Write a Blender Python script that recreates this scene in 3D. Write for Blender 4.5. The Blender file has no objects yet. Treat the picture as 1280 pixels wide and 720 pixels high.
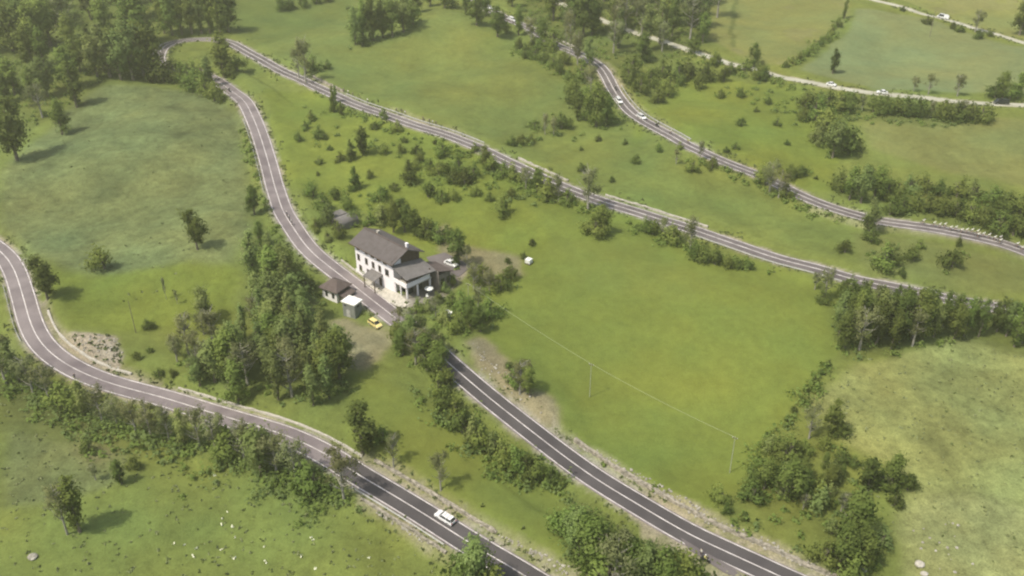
import bpy, math, random
import numpy as np
from mathutils import Vector, Matrix
rnd = random.Random(7)
rng = np.random.default_rng(11)
scn = bpy.context.scene
COL = scn.collection
PI = math.pi
R = math.radians

# ------------------------------------------------------------------ camera numbers
FPX = 1150.0
PITCH = R(30.4)
CAM = np.array([0.0, 0.0, 141.5])
CP, SP = math.cos(PITCH), math.sin(PITCH)
def ray(px, py):
    a = (px - 640) / FPX; b = (360 - py) / FPX
    return np.array([a, CP + b * SP, -SP + b * CP])

# ------------------------------------------------------------------ terrain
def base(x, y):
    """long smooth shape of the hillside"""
    z = 0.07 * y
    z = z + 1.5 * np.sin(x * 0.061 + 0.4) * np.cos(y * 0.047 + 1.1)
    z = z + 0.9 * np.sin(x * 0.033 - y * 0.071 + 2.0)
    z = z + 0.30 * np.sin(x * 0.17 + y * 0.11) * np.sin(y * 0.19 - x * 0.05 + 1.0)
    far = np.clip((y - 560) / 600, 0, 1)
    return z + far * far * 120
def march(hfun, px, py):
    d = ray(px, py); t = 90.0
    prev = t
    while t < 1500:
        p = CAM + d * t
        if p[2] < hfun(p[0], p[1]): break
        prev = t; t += 2.0
    lo, hi = prev, t
    for _ in range(18):
        m = (lo + hi) / 2; p = CAM + d * m
        if p[2] < hfun(p[0], p[1]): hi = m
        else: lo = m
    return CAM + d * hi
def catmull(P, step):
    P = np.array(P, float); out = []
    for i in range(len(P) - 1):
        p0 = P[max(i-1, 0)]; p1 = P[i]; p2 = P[i+1]; p3 = P[min(i+2, len(P)-1)]
        n = max(2, int(np.linalg.norm(p2[:2] - p1[:2]) / step))
        for k in range(n):
            t = k / n
            out.append(0.5*((2*p1) + (-p0+p2)*t + (2*p0-5*p1+4*p2-p3)*t*t + (-p0+3*p1-3*p2+p3)*t**3))
    out.append(P[-1]); return np.array(out)
def road_path(pts, smooth=5):
    W = np.array([march(base, *p) for p in pts])[:, :2]
    C = catmull(W, 1.6)
    for _ in range(smooth):
        C[1:-1] = 0.25*C[:-2] + 0.5*C[1:-1] + 0.25*C[2:]
    # resample evenly
    seg = np.linalg.norm(np.diff(C, axis=0), axis=1); s = np.concatenate([[0], np.cumsum(seg)])
    n = int(s[-1] / 1.5); q = np.linspace(0, s[-1], n)
    C = np.stack([np.interp(q, s, C[:, 0]), np.interp(q, s, C[:, 1])], 1)
    z = base(C[:, 0], C[:, 1])
    for _ in range(12): z[1:-1] = 0.25*z[:-2] + 0.5*z[1:-1] + 0.25*z[2:]
    return np.column_stack([C, z])

ROADS = {
 'lower': dict(hw=3.15, bu=1.5, bl=0.9, pts=[(-70,262),(-35,288),(0,314),(17,336),(28,368),(38,403),(50,427),(70,447),(101,465),(134,478),(165,487),(200,496),(252,512),(292,524),(326,534),(370,549),(415,572),(447,593),(495,621),(534,645),(564,664),(604,689),(645,713),(690,741),(760,785)]),
 'middle': dict(hw=3.15, bu=1.3, bl=1.1, pts=[(203,86),(218,88),(240,88),(264,97),(284,110),(303,124),(315,144),(326,172),(336,205),(345,238),(353,262),(363,279),(379,303),(396,321),(415,336),(441,356),(466,375.5),(487,392),(512,411),(538,433),(561,454),(591,480),(640,520),(702,568),(758,607),(815,641),(860,667),(900,686),(974,720),(1060,758)]),
 'upper': dict(hw=2.95, bu=0.8, bl=0.7, pts=[(203,86),(198,74),(202,61),(217,52.5),(240,49.5),(268,49),(292,55),(315,68),(335,79),(355,90),(380,101),(403,112),(425,122),(475,141),(520,157),(560,169),(595,183),(626,198),(660,214),(690,228),(720,240),(750,251),(780,260),(815,271),(851,282),(880,292),(935,311),(985,327),(1040,341),(1068,350),(1102,356),(1136,363),(1179,373),(1220,380),(1253,386),(1290,392),(1380,408)]),
 'top': dict(hw=2.9, bu=0.8, bl=0.7, pts=[(560,-34),(585,-8),(606,9),(637,25),(660,34),(684,49),(707,61),(728,70),(745,79),(755,89),(763,104),(773,121),(790,141),(815,157),(840,170),(857,180),(884,193),(917,207),(944,217),(971,229),(1000,244),(1038,259),(1078,271),(1105,277),(1136,281),(1186,289),(1220,296),(1253,304),(1290,318),(1360,348)]),
 'far': dict(hw=2.1, bu=0.4, bl=0.8, pts=[(640,-30),(700,4),(745,22),(785,38),(825,50),(851,59),(884,70),(920,82),(951,88),(974,96),(1011,102.5),(1038,108),(1068,113),(1119,119),(1186,126),(1236,129.5),(1290,132),(1370,137)]),
 'farthest': dict(hw=1.7, bu=0.3, bl=0.5, pts=[(1020,-22),(1060,-9),(1092,0),(1119,6),(1152,17),(1186,25),(1220,36),(1253,45),(1290,56),(1350,74)]),
}
for k, r in ROADS.items(): r['P'] = road_path(r['pts'])

xs = np.concatenate([[-1500,-900,-600,-450,-370], np.arange(-320, 320.1, 0.9), [370,450,600,900,1500]])
ys = np.concatenate([[-400,-200,-50,20,50,70], np.arange(84, 560.1, 0.9), [580,610,660,740,860,1050,1300,1700]])
GX, GY = np.meshgrid(xs, ys)          # rows = y
H0 = base(GX, GY)
DIST = np.full(GX.shape, 1e9); SGN = np.zeros(GX.shape); RZ = np.zeros(GX.shape)
HW = np.zeros(GX.shape); BU = np.zeros(GX.shape); BL = np.zeros(GX.shape); RID = np.full(GX.shape, -1)
WIN = 34.0
for ri, (rk, r) in enumerate(ROADS.items()):
    P = r['P']
    for a, b in zip(P[:-1], P[1:]):
        x0, x1 = min(a[0], b[0]) - WIN, max(a[0], b[0]) + WIN
        y0, y1 = min(a[1], b[1]) - WIN, max(a[1], b[1]) + WIN
        i0, i1 = np.searchsorted(xs, [x0, x1]); j0, j1 = np.searchsorted(ys, [y0, y1])
        if i1 <= i0 or j1 <= j0: continue
        X = GX[j0:j1, i0:i1]; Y = GY[j0:j1, i0:i1]
        dx, dy = b[0]-a[0], b[1]-a[1]; L2 = dx*dx+dy*dy + 1e-9
        t = np.clip(((X-a[0])*dx + (Y-a[1])*dy)/L2, 0, 1)
        ex, ey = X-(a[0]+t*dx), Y-(a[1]+t*dy)
        d = np.sqrt(ex*ex+ey*ey); m = d < DIST[j0:j1, i0:i1]
        if not m.any(): continue
        DIST[j0:j1, i0:i1][m] = d[m]
        SGN[j0:j1, i0:i1][m] = np.sign(dx*ey - dy*ex)[m]
        RZ[j0:j1, i0:i1][m] = (a[2]+t*(b[2]-a[2]))[m]
        HW[j0:j1, i0:i1][m] = r['hw']; BU[j0:j1, i0:i1][m] = r['bu']; BL[j0:j1, i0:i1][m] = r['bl']
        RID[j0:j1, i0:i1][m] = ri
def sstep(v, a, b):
    t = np.clip((v-a)/(b-a), 0, 1); return t*t*(3-2*t)
near = DIST < WIN
off = np.where(SGN > 0, BU, -BL) * (1 - sstep(DIST, 6, 19)) * sstep(DIST, HW+1.2, HW+3.6)
blend = sstep(DIST, HW+1.0, HW+6.0)
HG = np.where(near, RZ*(1-blend) + H0*blend + off - 0.09*(1-sstep(DIST, HW-0.2, HW+1.2)), H0)

# value noise on grids
def vnoise(X, Y, scale, seed):
    g = np.random.default_rng(seed).random((256, 256))
    u = X/scale; v = Y/scale; iu = np.floor(u).astype(int); iv = np.floor(v).astype(int)
    fu = u-iu; fv = v-iv; fu = fu*fu*(3-2*fu); fv = fv*fv*(3-2*fv)
    a = g[iv % 256, iu % 256]; b = g[iv % 256, (iu+1) % 256]; c = g[(iv+1) % 256, iu % 256]; d = g[(iv+1) % 256, (iu+1) % 256]
    return (a*(1-fu)+b*fu)*(1-fv)+(c*(1-fu)+d*fu)*fv
def fbm(X, Y, scale, seed, o=4):
    s = 0; w = 0
    for k in range(o):
        s = s + vnoise(X, Y, scale/2**k, seed+k)*0.55**k; w += 0.55**k
    return s/w

def hgrid(x, y, G=None):
    G = HG if G is None else G
    i = int(np.searchsorted(xs, x))-1; j = int(np.searchsorted(ys, y))-1
    i = min(max(i, 0), len(xs)-2); j = min(max(j, 0), len(ys)-2)
    fx = min(max((x-xs[i])/(xs[i+1]-xs[i]), 0), 1); fy = min(max((y-ys[j])/(ys[j+1]-ys[j]), 0), 1)
    return (G[j, i]*(1-fx)+G[j, i+1]*fx)*(1-fy) + (G[j+1, i]*(1-fx)+G[j+1, i+1]*fx)*fy
def at(px, py):
    p = march(hgrid, px, py); return Vector((p[0], p[1], hgrid(p[0], p[1])))
def depth_of(p):
    return (p[1]*CP - (p[2]-CAM[2])*SP)
def metres(p, hpx):            # upright height in metres of something hpx tall in the photo, standing at p
    return hpx * depth_of(p) / (FPX*CP)

# ------------------------------------------------------------------ field masks
def smooth_mask(M, n=2):
    for _ in range(n):
        A = M.copy()
        A[1:-1, 1:-1] = (M[:-2, 1:-1]+M[2:, 1:-1]+M[1:-1, :-2]+M[1:-1, 2:]+4*M[1:-1, 1:-1])/8
        M = A
    return M
WX = GX + 5*(fbm(GX, GY, 14, 5)-0.5)
WY = GY + 5*(fbm(GX, GY, 14, 25)-0.5)
def polymask(pts, soft=2):
    W = [march(hgrid, *p)[:2] for p in pts]
    inside = np.zeros(GX.shape, bool); n = len(W)
    for i in range(n):
        x1, y1 = W[i]; x2, y2 = W[(i+1) % n]
        if y1 == y2: continue
        c = ((y1 > WY) != (y2 > WY)) & (WX < (x2-x1)*(WY-y1)/(y2-y1)+x1)
        inside ^= c
    return smooth_mask(inside.astype(float), soft)
big = fbm(GX, GY, 60, 40); mid = fbm(GX, GY, 13, 60); fine = fbm(GX, GY, 3.2, 80, 3)
def c3(r, g, b): return np.array([r, g, b])
ROUGHC = c3(.098, .128, .040)
BRIGHT = c3(.126, .156, .034)
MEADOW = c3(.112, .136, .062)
PALE = c3(.176, .196, .080)
YELLOW = c3(.160, .170, .062)
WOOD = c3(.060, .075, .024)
STRAW = c3(.205, .185, .105)
DIRT = c3(.230, .190, .120)
STONE = c3(.270, .245, .190)
colr = np.ones(GX.shape+(3,))*c3(.120, .147, .042)
rough = np.full(GX.shape, 0.45); stone = np.zeros(GX.shape)
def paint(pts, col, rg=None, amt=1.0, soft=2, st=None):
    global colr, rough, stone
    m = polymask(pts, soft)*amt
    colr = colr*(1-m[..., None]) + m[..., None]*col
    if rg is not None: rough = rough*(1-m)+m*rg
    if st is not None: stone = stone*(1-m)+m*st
paint([(0,215),(70,150),(130,105),(190,108),(265,115),(300,140),(310,230),(320,290),(290,330),(200,345),(110,340),(45,320),(0,290)], MEADOW, 1.0, soft=14)
paint([(40,330),(110,345),(220,330),(300,335),(290,400),(200,410),(90,410)], BRIGHT, 0.5, soft=8)
paint([(300,60),(330,0),(520,0),(600,30),(600,60),(720,120),(720,150),(600,180),(540,150),(400,100)], c3(.120,.148,.046), 0.4, soft=6)
paint([(290,-20),(440,-20),(440,15),(330,60),(300,45)], c3(.100,.130,.040), 0.3, soft=4)
paint([(330,110),(400,115),(640,205),(720,245),(860,300),(620,390),(560,330),(440,260),(360,240)], BRIGHT, 0.4, soft=5)
paint([(640,230),(740,245),(820,290),(940,330),(1050,362),(1045,445),(990,510),(940,590),(905,628),(860,640),(700,545),(640,475),(600,420),(625,375),(690,300)], c3(.120,.152,.036), 0.22, soft=2)
paint([(690,300),(800,300),(900,345),(860,380),(720,360)], c3(.126,.154,.040), 0.1, amt=.6, soft=16)
paint([(790,190),(850,90),(1000,110),(1060,150),(1040,240),(960,215),(860,170),(800,120)], BRIGHT, 0.35, soft=6)
paint([(1075,150),(1300,150),(1300,240),(1180,215),(1090,185)], STRAW*0.8, 0.5, amt=.33, soft=12)
paint([(890,-20),(1060,-20),(1060,25),(985,82),(940,78),(885,50)], YELLOW, 0.25, soft=3)
paint([(1068,10),(1180,30),(1300,60),(1300,118),(1100,112),(1000,88),(1062,40)], c3(.142,.166,.080), 0.25, soft=3)
paint([(1085,-20),(1300,-20),(1300,50),(1150,10)], YELLOW*1.08, 0.25, soft=3)
paint([(920,-20),(926,-20),(918,60),(912,60)], WOOD*1.2, 0.4, soft=1, amt=.7)
paint([(1065,455),(1130,440),(1210,415),(1300,440),(1300,740),(1140,740),(1120,640),(1135,600),(1060,560),(1030,520),(1000,515)], PALE, 1.0, soft=4)
paint([(1130,630),(1200,610),(1300,640),(1300,740),(1150,740)], STRAW, 1.0, amt=.3, soft=10, st=.2)
paint([(1070,290),(1280,330),(1300,370),(1220,368),(1080,345)], c3(.125,.145,.050), 0.4, soft=6)
paint([(0,420),(40,470),(140,545),(170,570),(150,600),(80,640),(0,640)], MEADOW*1.02, 1.0, soft=8)
paint([(90,515),(135,520),(150,560),(120,580),(100,560)], STRAW*.9, 0.9, amt=.45, soft=6)
paint([(430,460),(560,520),(700,610),(720,700),(640,690),(540,610),(430,545)], c3(.122,.150,.038), 0.15, soft=4)
paint([(190,560),(420,600),(560,700),(560,760),(-20,760),(0,650),(150,600)], c3(.124,.152,.044), 0.5, soft=5)
# bare earth and stones
paint([(418,400),(440,398),(486,412),(495,425),(480,450),(455,462),(430,452),(415,425)], DIRT, 0.5, amt=.7, soft=4, st=.4)
paint([(575,425),(600,418),(628,445),(655,480),(690,500),(700,540),(672,528),(630,490),(595,462)], DIRT, 0.5, amt=.8, soft=3, st=.5)
paint([(86,424),(110,419),(150,419),(154,440),(150,466),(110,455),(88,440)], STONE, 0.4, soft=1, st=1)
paint([(545,285),(560,278),(570,300),(600,310),(650,325),(655,345),(610,360),(590,330),(550,320)], c3(.170,.160,.085), 0.4, soft=3, st=.3)
paint([(500,372),(540,345),(560,318),(585,330),(575,350),(540,380),(515,395)], c3(.23,.20,.16), 0.2, soft=2, st=.4)
paint([(468,352),(515,378),(505,386),(488,380),(462,362)], c3(.33,.30,.25), 0.1, soft=1, st=.3)
# woodland floor
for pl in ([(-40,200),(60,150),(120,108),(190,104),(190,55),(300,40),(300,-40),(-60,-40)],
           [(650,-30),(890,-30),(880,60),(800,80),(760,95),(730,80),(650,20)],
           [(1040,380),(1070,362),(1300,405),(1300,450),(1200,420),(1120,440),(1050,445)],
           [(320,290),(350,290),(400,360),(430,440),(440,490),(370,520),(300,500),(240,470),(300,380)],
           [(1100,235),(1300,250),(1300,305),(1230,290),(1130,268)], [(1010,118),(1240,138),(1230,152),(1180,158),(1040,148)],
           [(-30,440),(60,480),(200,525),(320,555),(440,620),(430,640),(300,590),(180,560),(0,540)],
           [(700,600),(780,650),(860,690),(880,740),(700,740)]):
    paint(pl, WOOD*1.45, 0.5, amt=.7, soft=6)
# verges beside roads
rv = (RID >= 0)
verge = rv * (1-sstep(DIST, HW+0.3, HW+1.4))*(0.35+0.65*(fine > .48))
GR = c3(.30, .275, .215)
colr = colr*(1-verge[..., None]*.85) + verge[..., None]*.85*GR
stone = np.maximum(stone, verge*.7)
# stony cuttings above the lower and middle roads
def bank_mask(rid, pa, pb, side, w0, w1):
    a = march(hgrid, *pa); b = march(hgrid, *pb)
    x0, x1 = sorted((a[0], b[0]))
    m = (RID == rid) & (SGN == side) & (GX > x0) & (GX < x1)
    return m * sstep(DIST, HW+w0-.6, HW+w0) * (1-sstep(DIST, HW+w1-.8+2.0*(mid-.5)*2, HW+w1+.8+2.0*(mid-.5)*2))
for bm_, am in ((bank_mask(0, (447,585), (760,780), 1, .6, 3.0), .5), (bank_mask(1, (690,540), (1060,750), 1, .6, 3.2), .65),
            (bank_mask(0, (450,610), (600,690), -1, .6, 3.2), .5), (bank_mask(0, (40,400), (200,490), 1, .5, 2.6), .8),
            (bank_mask(1, (800,650), (1060,760), -1, .3, 3.5), .7), (bank_mask(2, (380,100), (600,180), 1, .4, 2.2), .45),
            (bank_mask(3, (1000,250), (1290,320), -1, .4, 2.6), .45), (bank_mask(3, (740,80), (850,180), 1, .4, 2.2), .4)):
    m = bm_*am*(0.65+0.35*(fine > .45))
    colr = colr*(1-m[..., None]) + m[..., None]*c3(.25, .225, .165)
    stone = np.maximum(stone, m)
# natural variation of the sward itself
var = 1 + 0.26*(big-.5) + (0.14+0.62*rough)*(mid-.5) + (0.10+0.42*rough)*(fine-.5)
hue = (fbm(GX, GY, 22, 140)-.5)
colr = colr*var[..., None]*(1+np.stack([hue*.30, hue*.0, -hue*.25], -1))
grn = (colr[..., 1] > colr[..., 0]*1.02)[..., None]
colr = np.where(grn, colr*np.array([1.02, 1.03, .86]), colr)
colr = np.clip(colr, .01, .7)
# small lumps in rough ground and stones
HG = HG + np.where(DIST < HW+1.0, 0, 1)*((fine-.5)*(0.08+0.45*rough + .9*stone) + (mid-.5)*0.9*rough)

# ------------------------------------------------------------------ materials
def new_mat(name, col=(.5,.5,.5), rough_=.8, **k):
    m = bpy.data.materials.new(name); m.use_nodes = True
    b = m.node_tree.nodes['Principled BSDF']
    b.inputs['Base Color'].default_value = (*col, 1); b.inputs['Roughness'].default_value = rough_
    b.inputs['Specular IOR Level'].default_value = k.get('spec', .3)
    b.inputs['Metallic'].default_value = k.get('metal', 0)
    return m
def noisy(name, col, col2, scale, rough_=.85, bump=0, detail=4, objrand=0, coord='Object', spec=.3, stretch=None):
    m = new_mat(name, col, rough_, spec=spec); nt = m.node_tree; N = nt.nodes; L = nt.links
    b = N['Principled BSDF']; tc = N.new('ShaderNodeTexCoord'); ns = N.new('ShaderNodeTexNoise')
    ns.inputs['Scale'].default_value = scale; ns.inputs['Detail'].default_value = detail
    src = tc.outputs[coord]
    if stretch:
        mp = N.new('ShaderNodeMapping'); mp.inputs['Scale'].default_value = stretch
        L.new(src, mp.inputs['Vector']); src = mp.outputs['Vector']
    L.new(src, ns.inputs['Vector'])
    rp = N.new('ShaderNodeValToRGB'); rp.color_ramp.elements[0].position = .32; rp.color_ramp.elements[1].position = .68
    rp.color_ramp.elements[0].color = (*col, 1); rp.color_ramp.elements[1].color = (*col2, 1)
    L.new(ns.outputs['Fac'], rp.inputs['Fac']); out = rp.outputs['Color']
    if objrand:
        oi = N.new('ShaderNodeObjectInfo'); hs = N.new('ShaderNodeHueSaturation')
        mr = N.new('ShaderNodeMapRange'); mr.inputs['To Min'].default_value = 1-objrand; mr.inputs['To Max'].default_value = 1+objrand
        L.new(oi.outputs['Random'], mr.inputs['Value']); L.new(mr.outputs['Result'], hs.inputs['Value'])
        m2 = N.new('ShaderNodeMath'); m2.operation = 'MULTIPLY'; m2.inputs[1].default_value = 7.31
        m3 = N.new('ShaderNodeMath'); m3.operation = 'FRACT'
        mr2 = N.new('ShaderNodeMapRange'); mr2.inputs['To Min'].default_value = .482; mr2.inputs['To Max'].default_value = .515
        L.new(oi.outputs['Random'], m2.inputs[0]); L.new(m2.outputs[0], m3.inputs[0]); L.new(m3.outputs[0], mr2.inputs['Value'])
        L.new(mr2.outputs['Result'], hs.inputs['Hue']); L.new(out, hs.inputs['Color']); out = hs.outputs['Color']
    L.new(out, b.inputs['Base Color'])
    if bump:
        bp = N.new('ShaderNodeBump'); bp.inputs['Strength'].default_value = bump; bp.inputs['Distance'].default_value = .2
        L.new(ns.outputs['Fac'], bp.inputs['Height']); L.new(bp.outputs['Normal'], b.inputs['Normal'])
    return m
M = {}
# ground: field colours by vertex, speckle by noise
gm = new_mat('ground_grass', rough_=.95, spec=.1); nt = gm.node_tree; N = nt.nodes; L = nt.links
b = N['Principled BSDF']
at1 = N.new('ShaderNodeAttribute'); at1.attribute_name = 'Col'
at2 = N.new('ShaderNodeAttribute'); at2.attribute_name = 'Kind'
sep = N.new('ShaderNodeSeparateColor'); L.new(at2.outputs['Color'], sep.inputs['Color'])
tc = N.new('ShaderNodeTexCoord')
def nz(scale, det, rough_=.6):
    n = N.new('ShaderNodeTexNoise'); n.inputs['Scale'].default_value = scale; n.inputs['Detail'].default_value = det
    n.inputs['Roughness'].default_value = rough_; L.new(tc.outputs['Object'], n.inputs['Vector']); return n
def mth(op, a, b_, clamp=False):
    n = N.new('ShaderNodeMath'); n.operation = op; n.use_clamp = clamp
    for i, v in enumerate((a, b_)):
        if isinstance(v, (int, float)): n.inputs[i].default_value = v
        else: L.new(v, n.inputs[i])
    return n.outputs[0]
n1 = nz(.55, 6, .65); n2 = nz(2.6, 4, .6)
c1 = mth('SUBTRACT', n1.outputs['Fac'], .5); c2 = mth('SUBTRACT', n2.outputs['Fac'], .5)
amp = mth('MULTIPLY_ADD', sep.outputs['Red'], 1.25); amp.node.inputs[2].default_value = .55
v1 = mth('MULTIPLY', mth('ADD', mth('MULTIPLY', c1, .75), mth('MULTIPLY', c2, .75)), amp)
amp2 = mth('MULTIPLY', sep.outputs['Green'], 1.6)
v2 = mth('MULTIPLY', c2, amp2)
val = mth('ADD', mth('ADD', v1, v2), 1.0)
hs = N.new('ShaderNodeHueSaturation'); L.new(at1.outputs['Color'], hs.inputs['Color']); L.new(val, hs.inputs['Value'])
L.new(hs.outputs['Color'], b.inputs['Base Color'])
bp = N.new('ShaderNodeBump'); bp.inputs['Distance'].default_value = .35
L.new(mth('MULTIPLY_ADD', sep.outputs['Red'], .45), bp.inputs['Strength']); bp.inputs['Strength'].links[0].from_node.inputs[2].default_value = .12
L.new(mth('ADD', n1.outputs['Fac'], mth('MULTIPLY', n2.outputs['Fac'], .5)), bp.inputs['Height'])
L.new(bp.outputs['Normal'], b.inputs['Normal'])
M['ground'] = gm
def asphalt(name, a, c, patch):
    m = noisy(name, a, c, .16, .85, 0, 6, coord='Object', spec=.25); nt = m.node_tree; N = nt.nodes; L = nt.links
    n = N.new('ShaderNodeTexNoise'); n.inputs['Scale'].default_value = 5; n.inputs['Detail'].default_value = 5
    tc = N.new('ShaderNodeTexCoord'); L.new(tc.outputs['Object'], n.inputs['Vector'])
    hs = N.new('ShaderNodeHueSaturation'); mr = N.new('ShaderNodeMapRange'); mr.inputs['To Min'].default_value = 1-patch; mr.inputs['To Max'].default_value = 1+patch
    L.new(n.outputs['Fac'], mr.inputs['Value']); L.new(mr.outputs['Result'], hs.inputs['Value'])
    b = N['Principled BSDF']; src = b.inputs['Base Color'].links[0].from_socket
    L.new(src, hs.inputs['Color']); L.new(hs.outputs['Color'], b.inputs['Base Color']); return m
M['asphalt'] = asphalt('asphalt', (.140,.118,.122), (.225,.196,.193), .35)
M['asphalt_dark'] = asphalt('asphalt_new', (.058,.052,.054), (.085,.077,.077), .3)
M['asphalt_pale'] = asphalt('asphalt_worn', (.098,.084,.084), (.165,.146,.140), .35)
M['track'] = asphalt('pale_track', (.34,.33,.25), (.46,.45,.36), .3)
M['paint'] = noisy('road_paint', (.42,.39,.37), (.80,.76,.71), .55, .6, 0, 8)
M['concrete'] = noisy('concrete_edge', (.34,.32,.27), (.50,.47,.40), 1.5, .85, .2, 5)
M['stonewall'] = noisy('dry_stone', (.13,.12,.09), (.40,.36,.29), 1.3, .95, .8, 3)
M['rock'] = noisy('rock', (.18,.165,.13), (.42,.40,.34), .9, .95, .5, 4)
M['bark'] = noisy('bark', (.10,.085,.06), (.20,.175,.135), 2.5, .95, .4, 3)
M['bark_pale'] = noisy('bark_pale', (.20,.19,.15), (.36,.34,.29), 2.5, .95, .4, 3)
def leafmat(name, a, c, rand=.26):
    m = noisy(name, a, c, .55, .8, 0, 3, objrand=rand, spec=.1)
    nt = m.node_tree; N = nt.nodes; L = nt.links; b = N['Principled BSDF']      # leaves let some light through
    tr = N.new('ShaderNodeBsdfTranslucent'); mx = N.new('ShaderNodeMixShader'); mx.inputs[0].default_value = .5
    L.new(b.inputs['Base Color'].links[0].from_socket, tr.inputs['Color'])
    L.new(b.outputs[0], mx.inputs[1]); L.new(tr.outputs[0], mx.inputs[2]); L.new(mx.outputs[0], N['Material Output'].inputs['Surface'])
    return m
M['leaf_mid'] = leafmat('foliage_mid', (.150,.208,.046), (.225,.285,.072))
M['leaf_dark'] = leafmat('foliage_dark', (.104,.146,.034), (.160,.208,.052))
M['leaf_pale'] = leafmat('foliage_pale', (.190,.250,.072), (.255,.310,.108))
M['leaf_grey'] = leafmat('foliage_sparse', (.190,.215,.085), (.250,.268,.120))
M['white_wall'] = noisy('white_render', (.80,.77,.77), (.86,.83,.83), .8, .9, .05, 5)
M['grey_wall'] = noisy('grey_render', (.17,.185,.165), (.24,.255,.23), .9, .9, .1, 5)
M['annex_wall'] = noisy('brown_render', (.15,.13,.115), (.23,.205,.18), .9, .9, .1, 5)
M['roof'] = noisy('slate_roof', (.085,.074,.070), (.115,.101,.096), .9, .85, .1, 5, stretch=(1,1,1))
M['roof_grey'] = noisy('roof_grey', (.13,.12,.113), (.18,.168,.158), .9, .85, .1, 5)
M['roof_brown'] = noisy('roof_brown', (.090,.069,.062), (.125,.100,.09), .9, .85, .1, 5)
M['wood'] = noisy('dark_wood', (.060,.042,.030), (.11,.08,.06), 2, .8, .2, 4)
M['glass'] = new_mat('dark_glass', (.018,.022,.026), .12, spec=.6)
M['frame'] = new_mat('window_frame_wood', (.10,.065,.045), .7)
M['white_paint'] = noisy('white_car_paint', (.76,.76,.74), (.82,.82,.80), .7, .25, 0, 2, spec=.5)
M['yellow_paint'] = noisy('yellow_car_paint', (.70,.58,.20), (.78,.66,.27), .7, .28, 0, 2, spec=.5)
M['dark_paint'] = noisy('dark_car_paint', (.022,.026,.024), (.035,.04,.036), .7, .25, 0, 2, spec=.5)
M['rubber'] = new_mat('rubber', (.022,.022,.022), .85)
M['metal'] = noisy('galvanised', (.34,.34,.32), (.50,.50,.47), 3, .5, 0, 3)
M['lamp'] = new_mat('lamp_lens', (.62,.62,.60), .15, spec=.6)
M['tail'] = new_mat('tail_lens', (.35,.02,.02), .25, spec=.5)
M['plastic'] = noisy('white_plastic', (.78,.79,.72), (.86,.87,.80), 1.5, .6, 0, 3)
M['skin'] = new_mat('skin', (.45,.27,.19), .6)
M['hair'] = new_mat('hair', (.05,.035,.025), .7)
M['jersey_pale'] = noisy('pale_cloth', (.66,.67,.58), (.78,.79,.70), 4, .8)
M['jersey_dark'] = noisy('dark_cloth', (.05,.05,.06), (.09,.09,.10), 4, .8)
M['jersey_yellow'] = noisy('yellow_cloth', (.62,.58,.18), (.72,.68,.24), 4, .8)
M['shorts'] = new_mat('black_cloth', (.022,.022,.025), .8)
M['flower'] = noisy('blossom', (.62,.63,.45), (.80,.80,.62), 3, .8)
M['tuft'] = noisy('tuft_green', (.085,.110,.034), (.12,.15,.048), .4, .9)
M['tuft_pale'] = noisy('tuft_pale', (.15,.18,.07), (.20,.22,.10), .4, .9)
M['pole'] = noisy('weathered_pole', (.13,.11,.08), (.22,.19,.15), 3, .9)
M['pole_pale'] = noisy('concrete_pole', (.30,.32,.22), (.38,.40,.28), 3, .9)
M['cable'] = new_mat('cable_sheath', (.30,.33,.20), .6)

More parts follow.
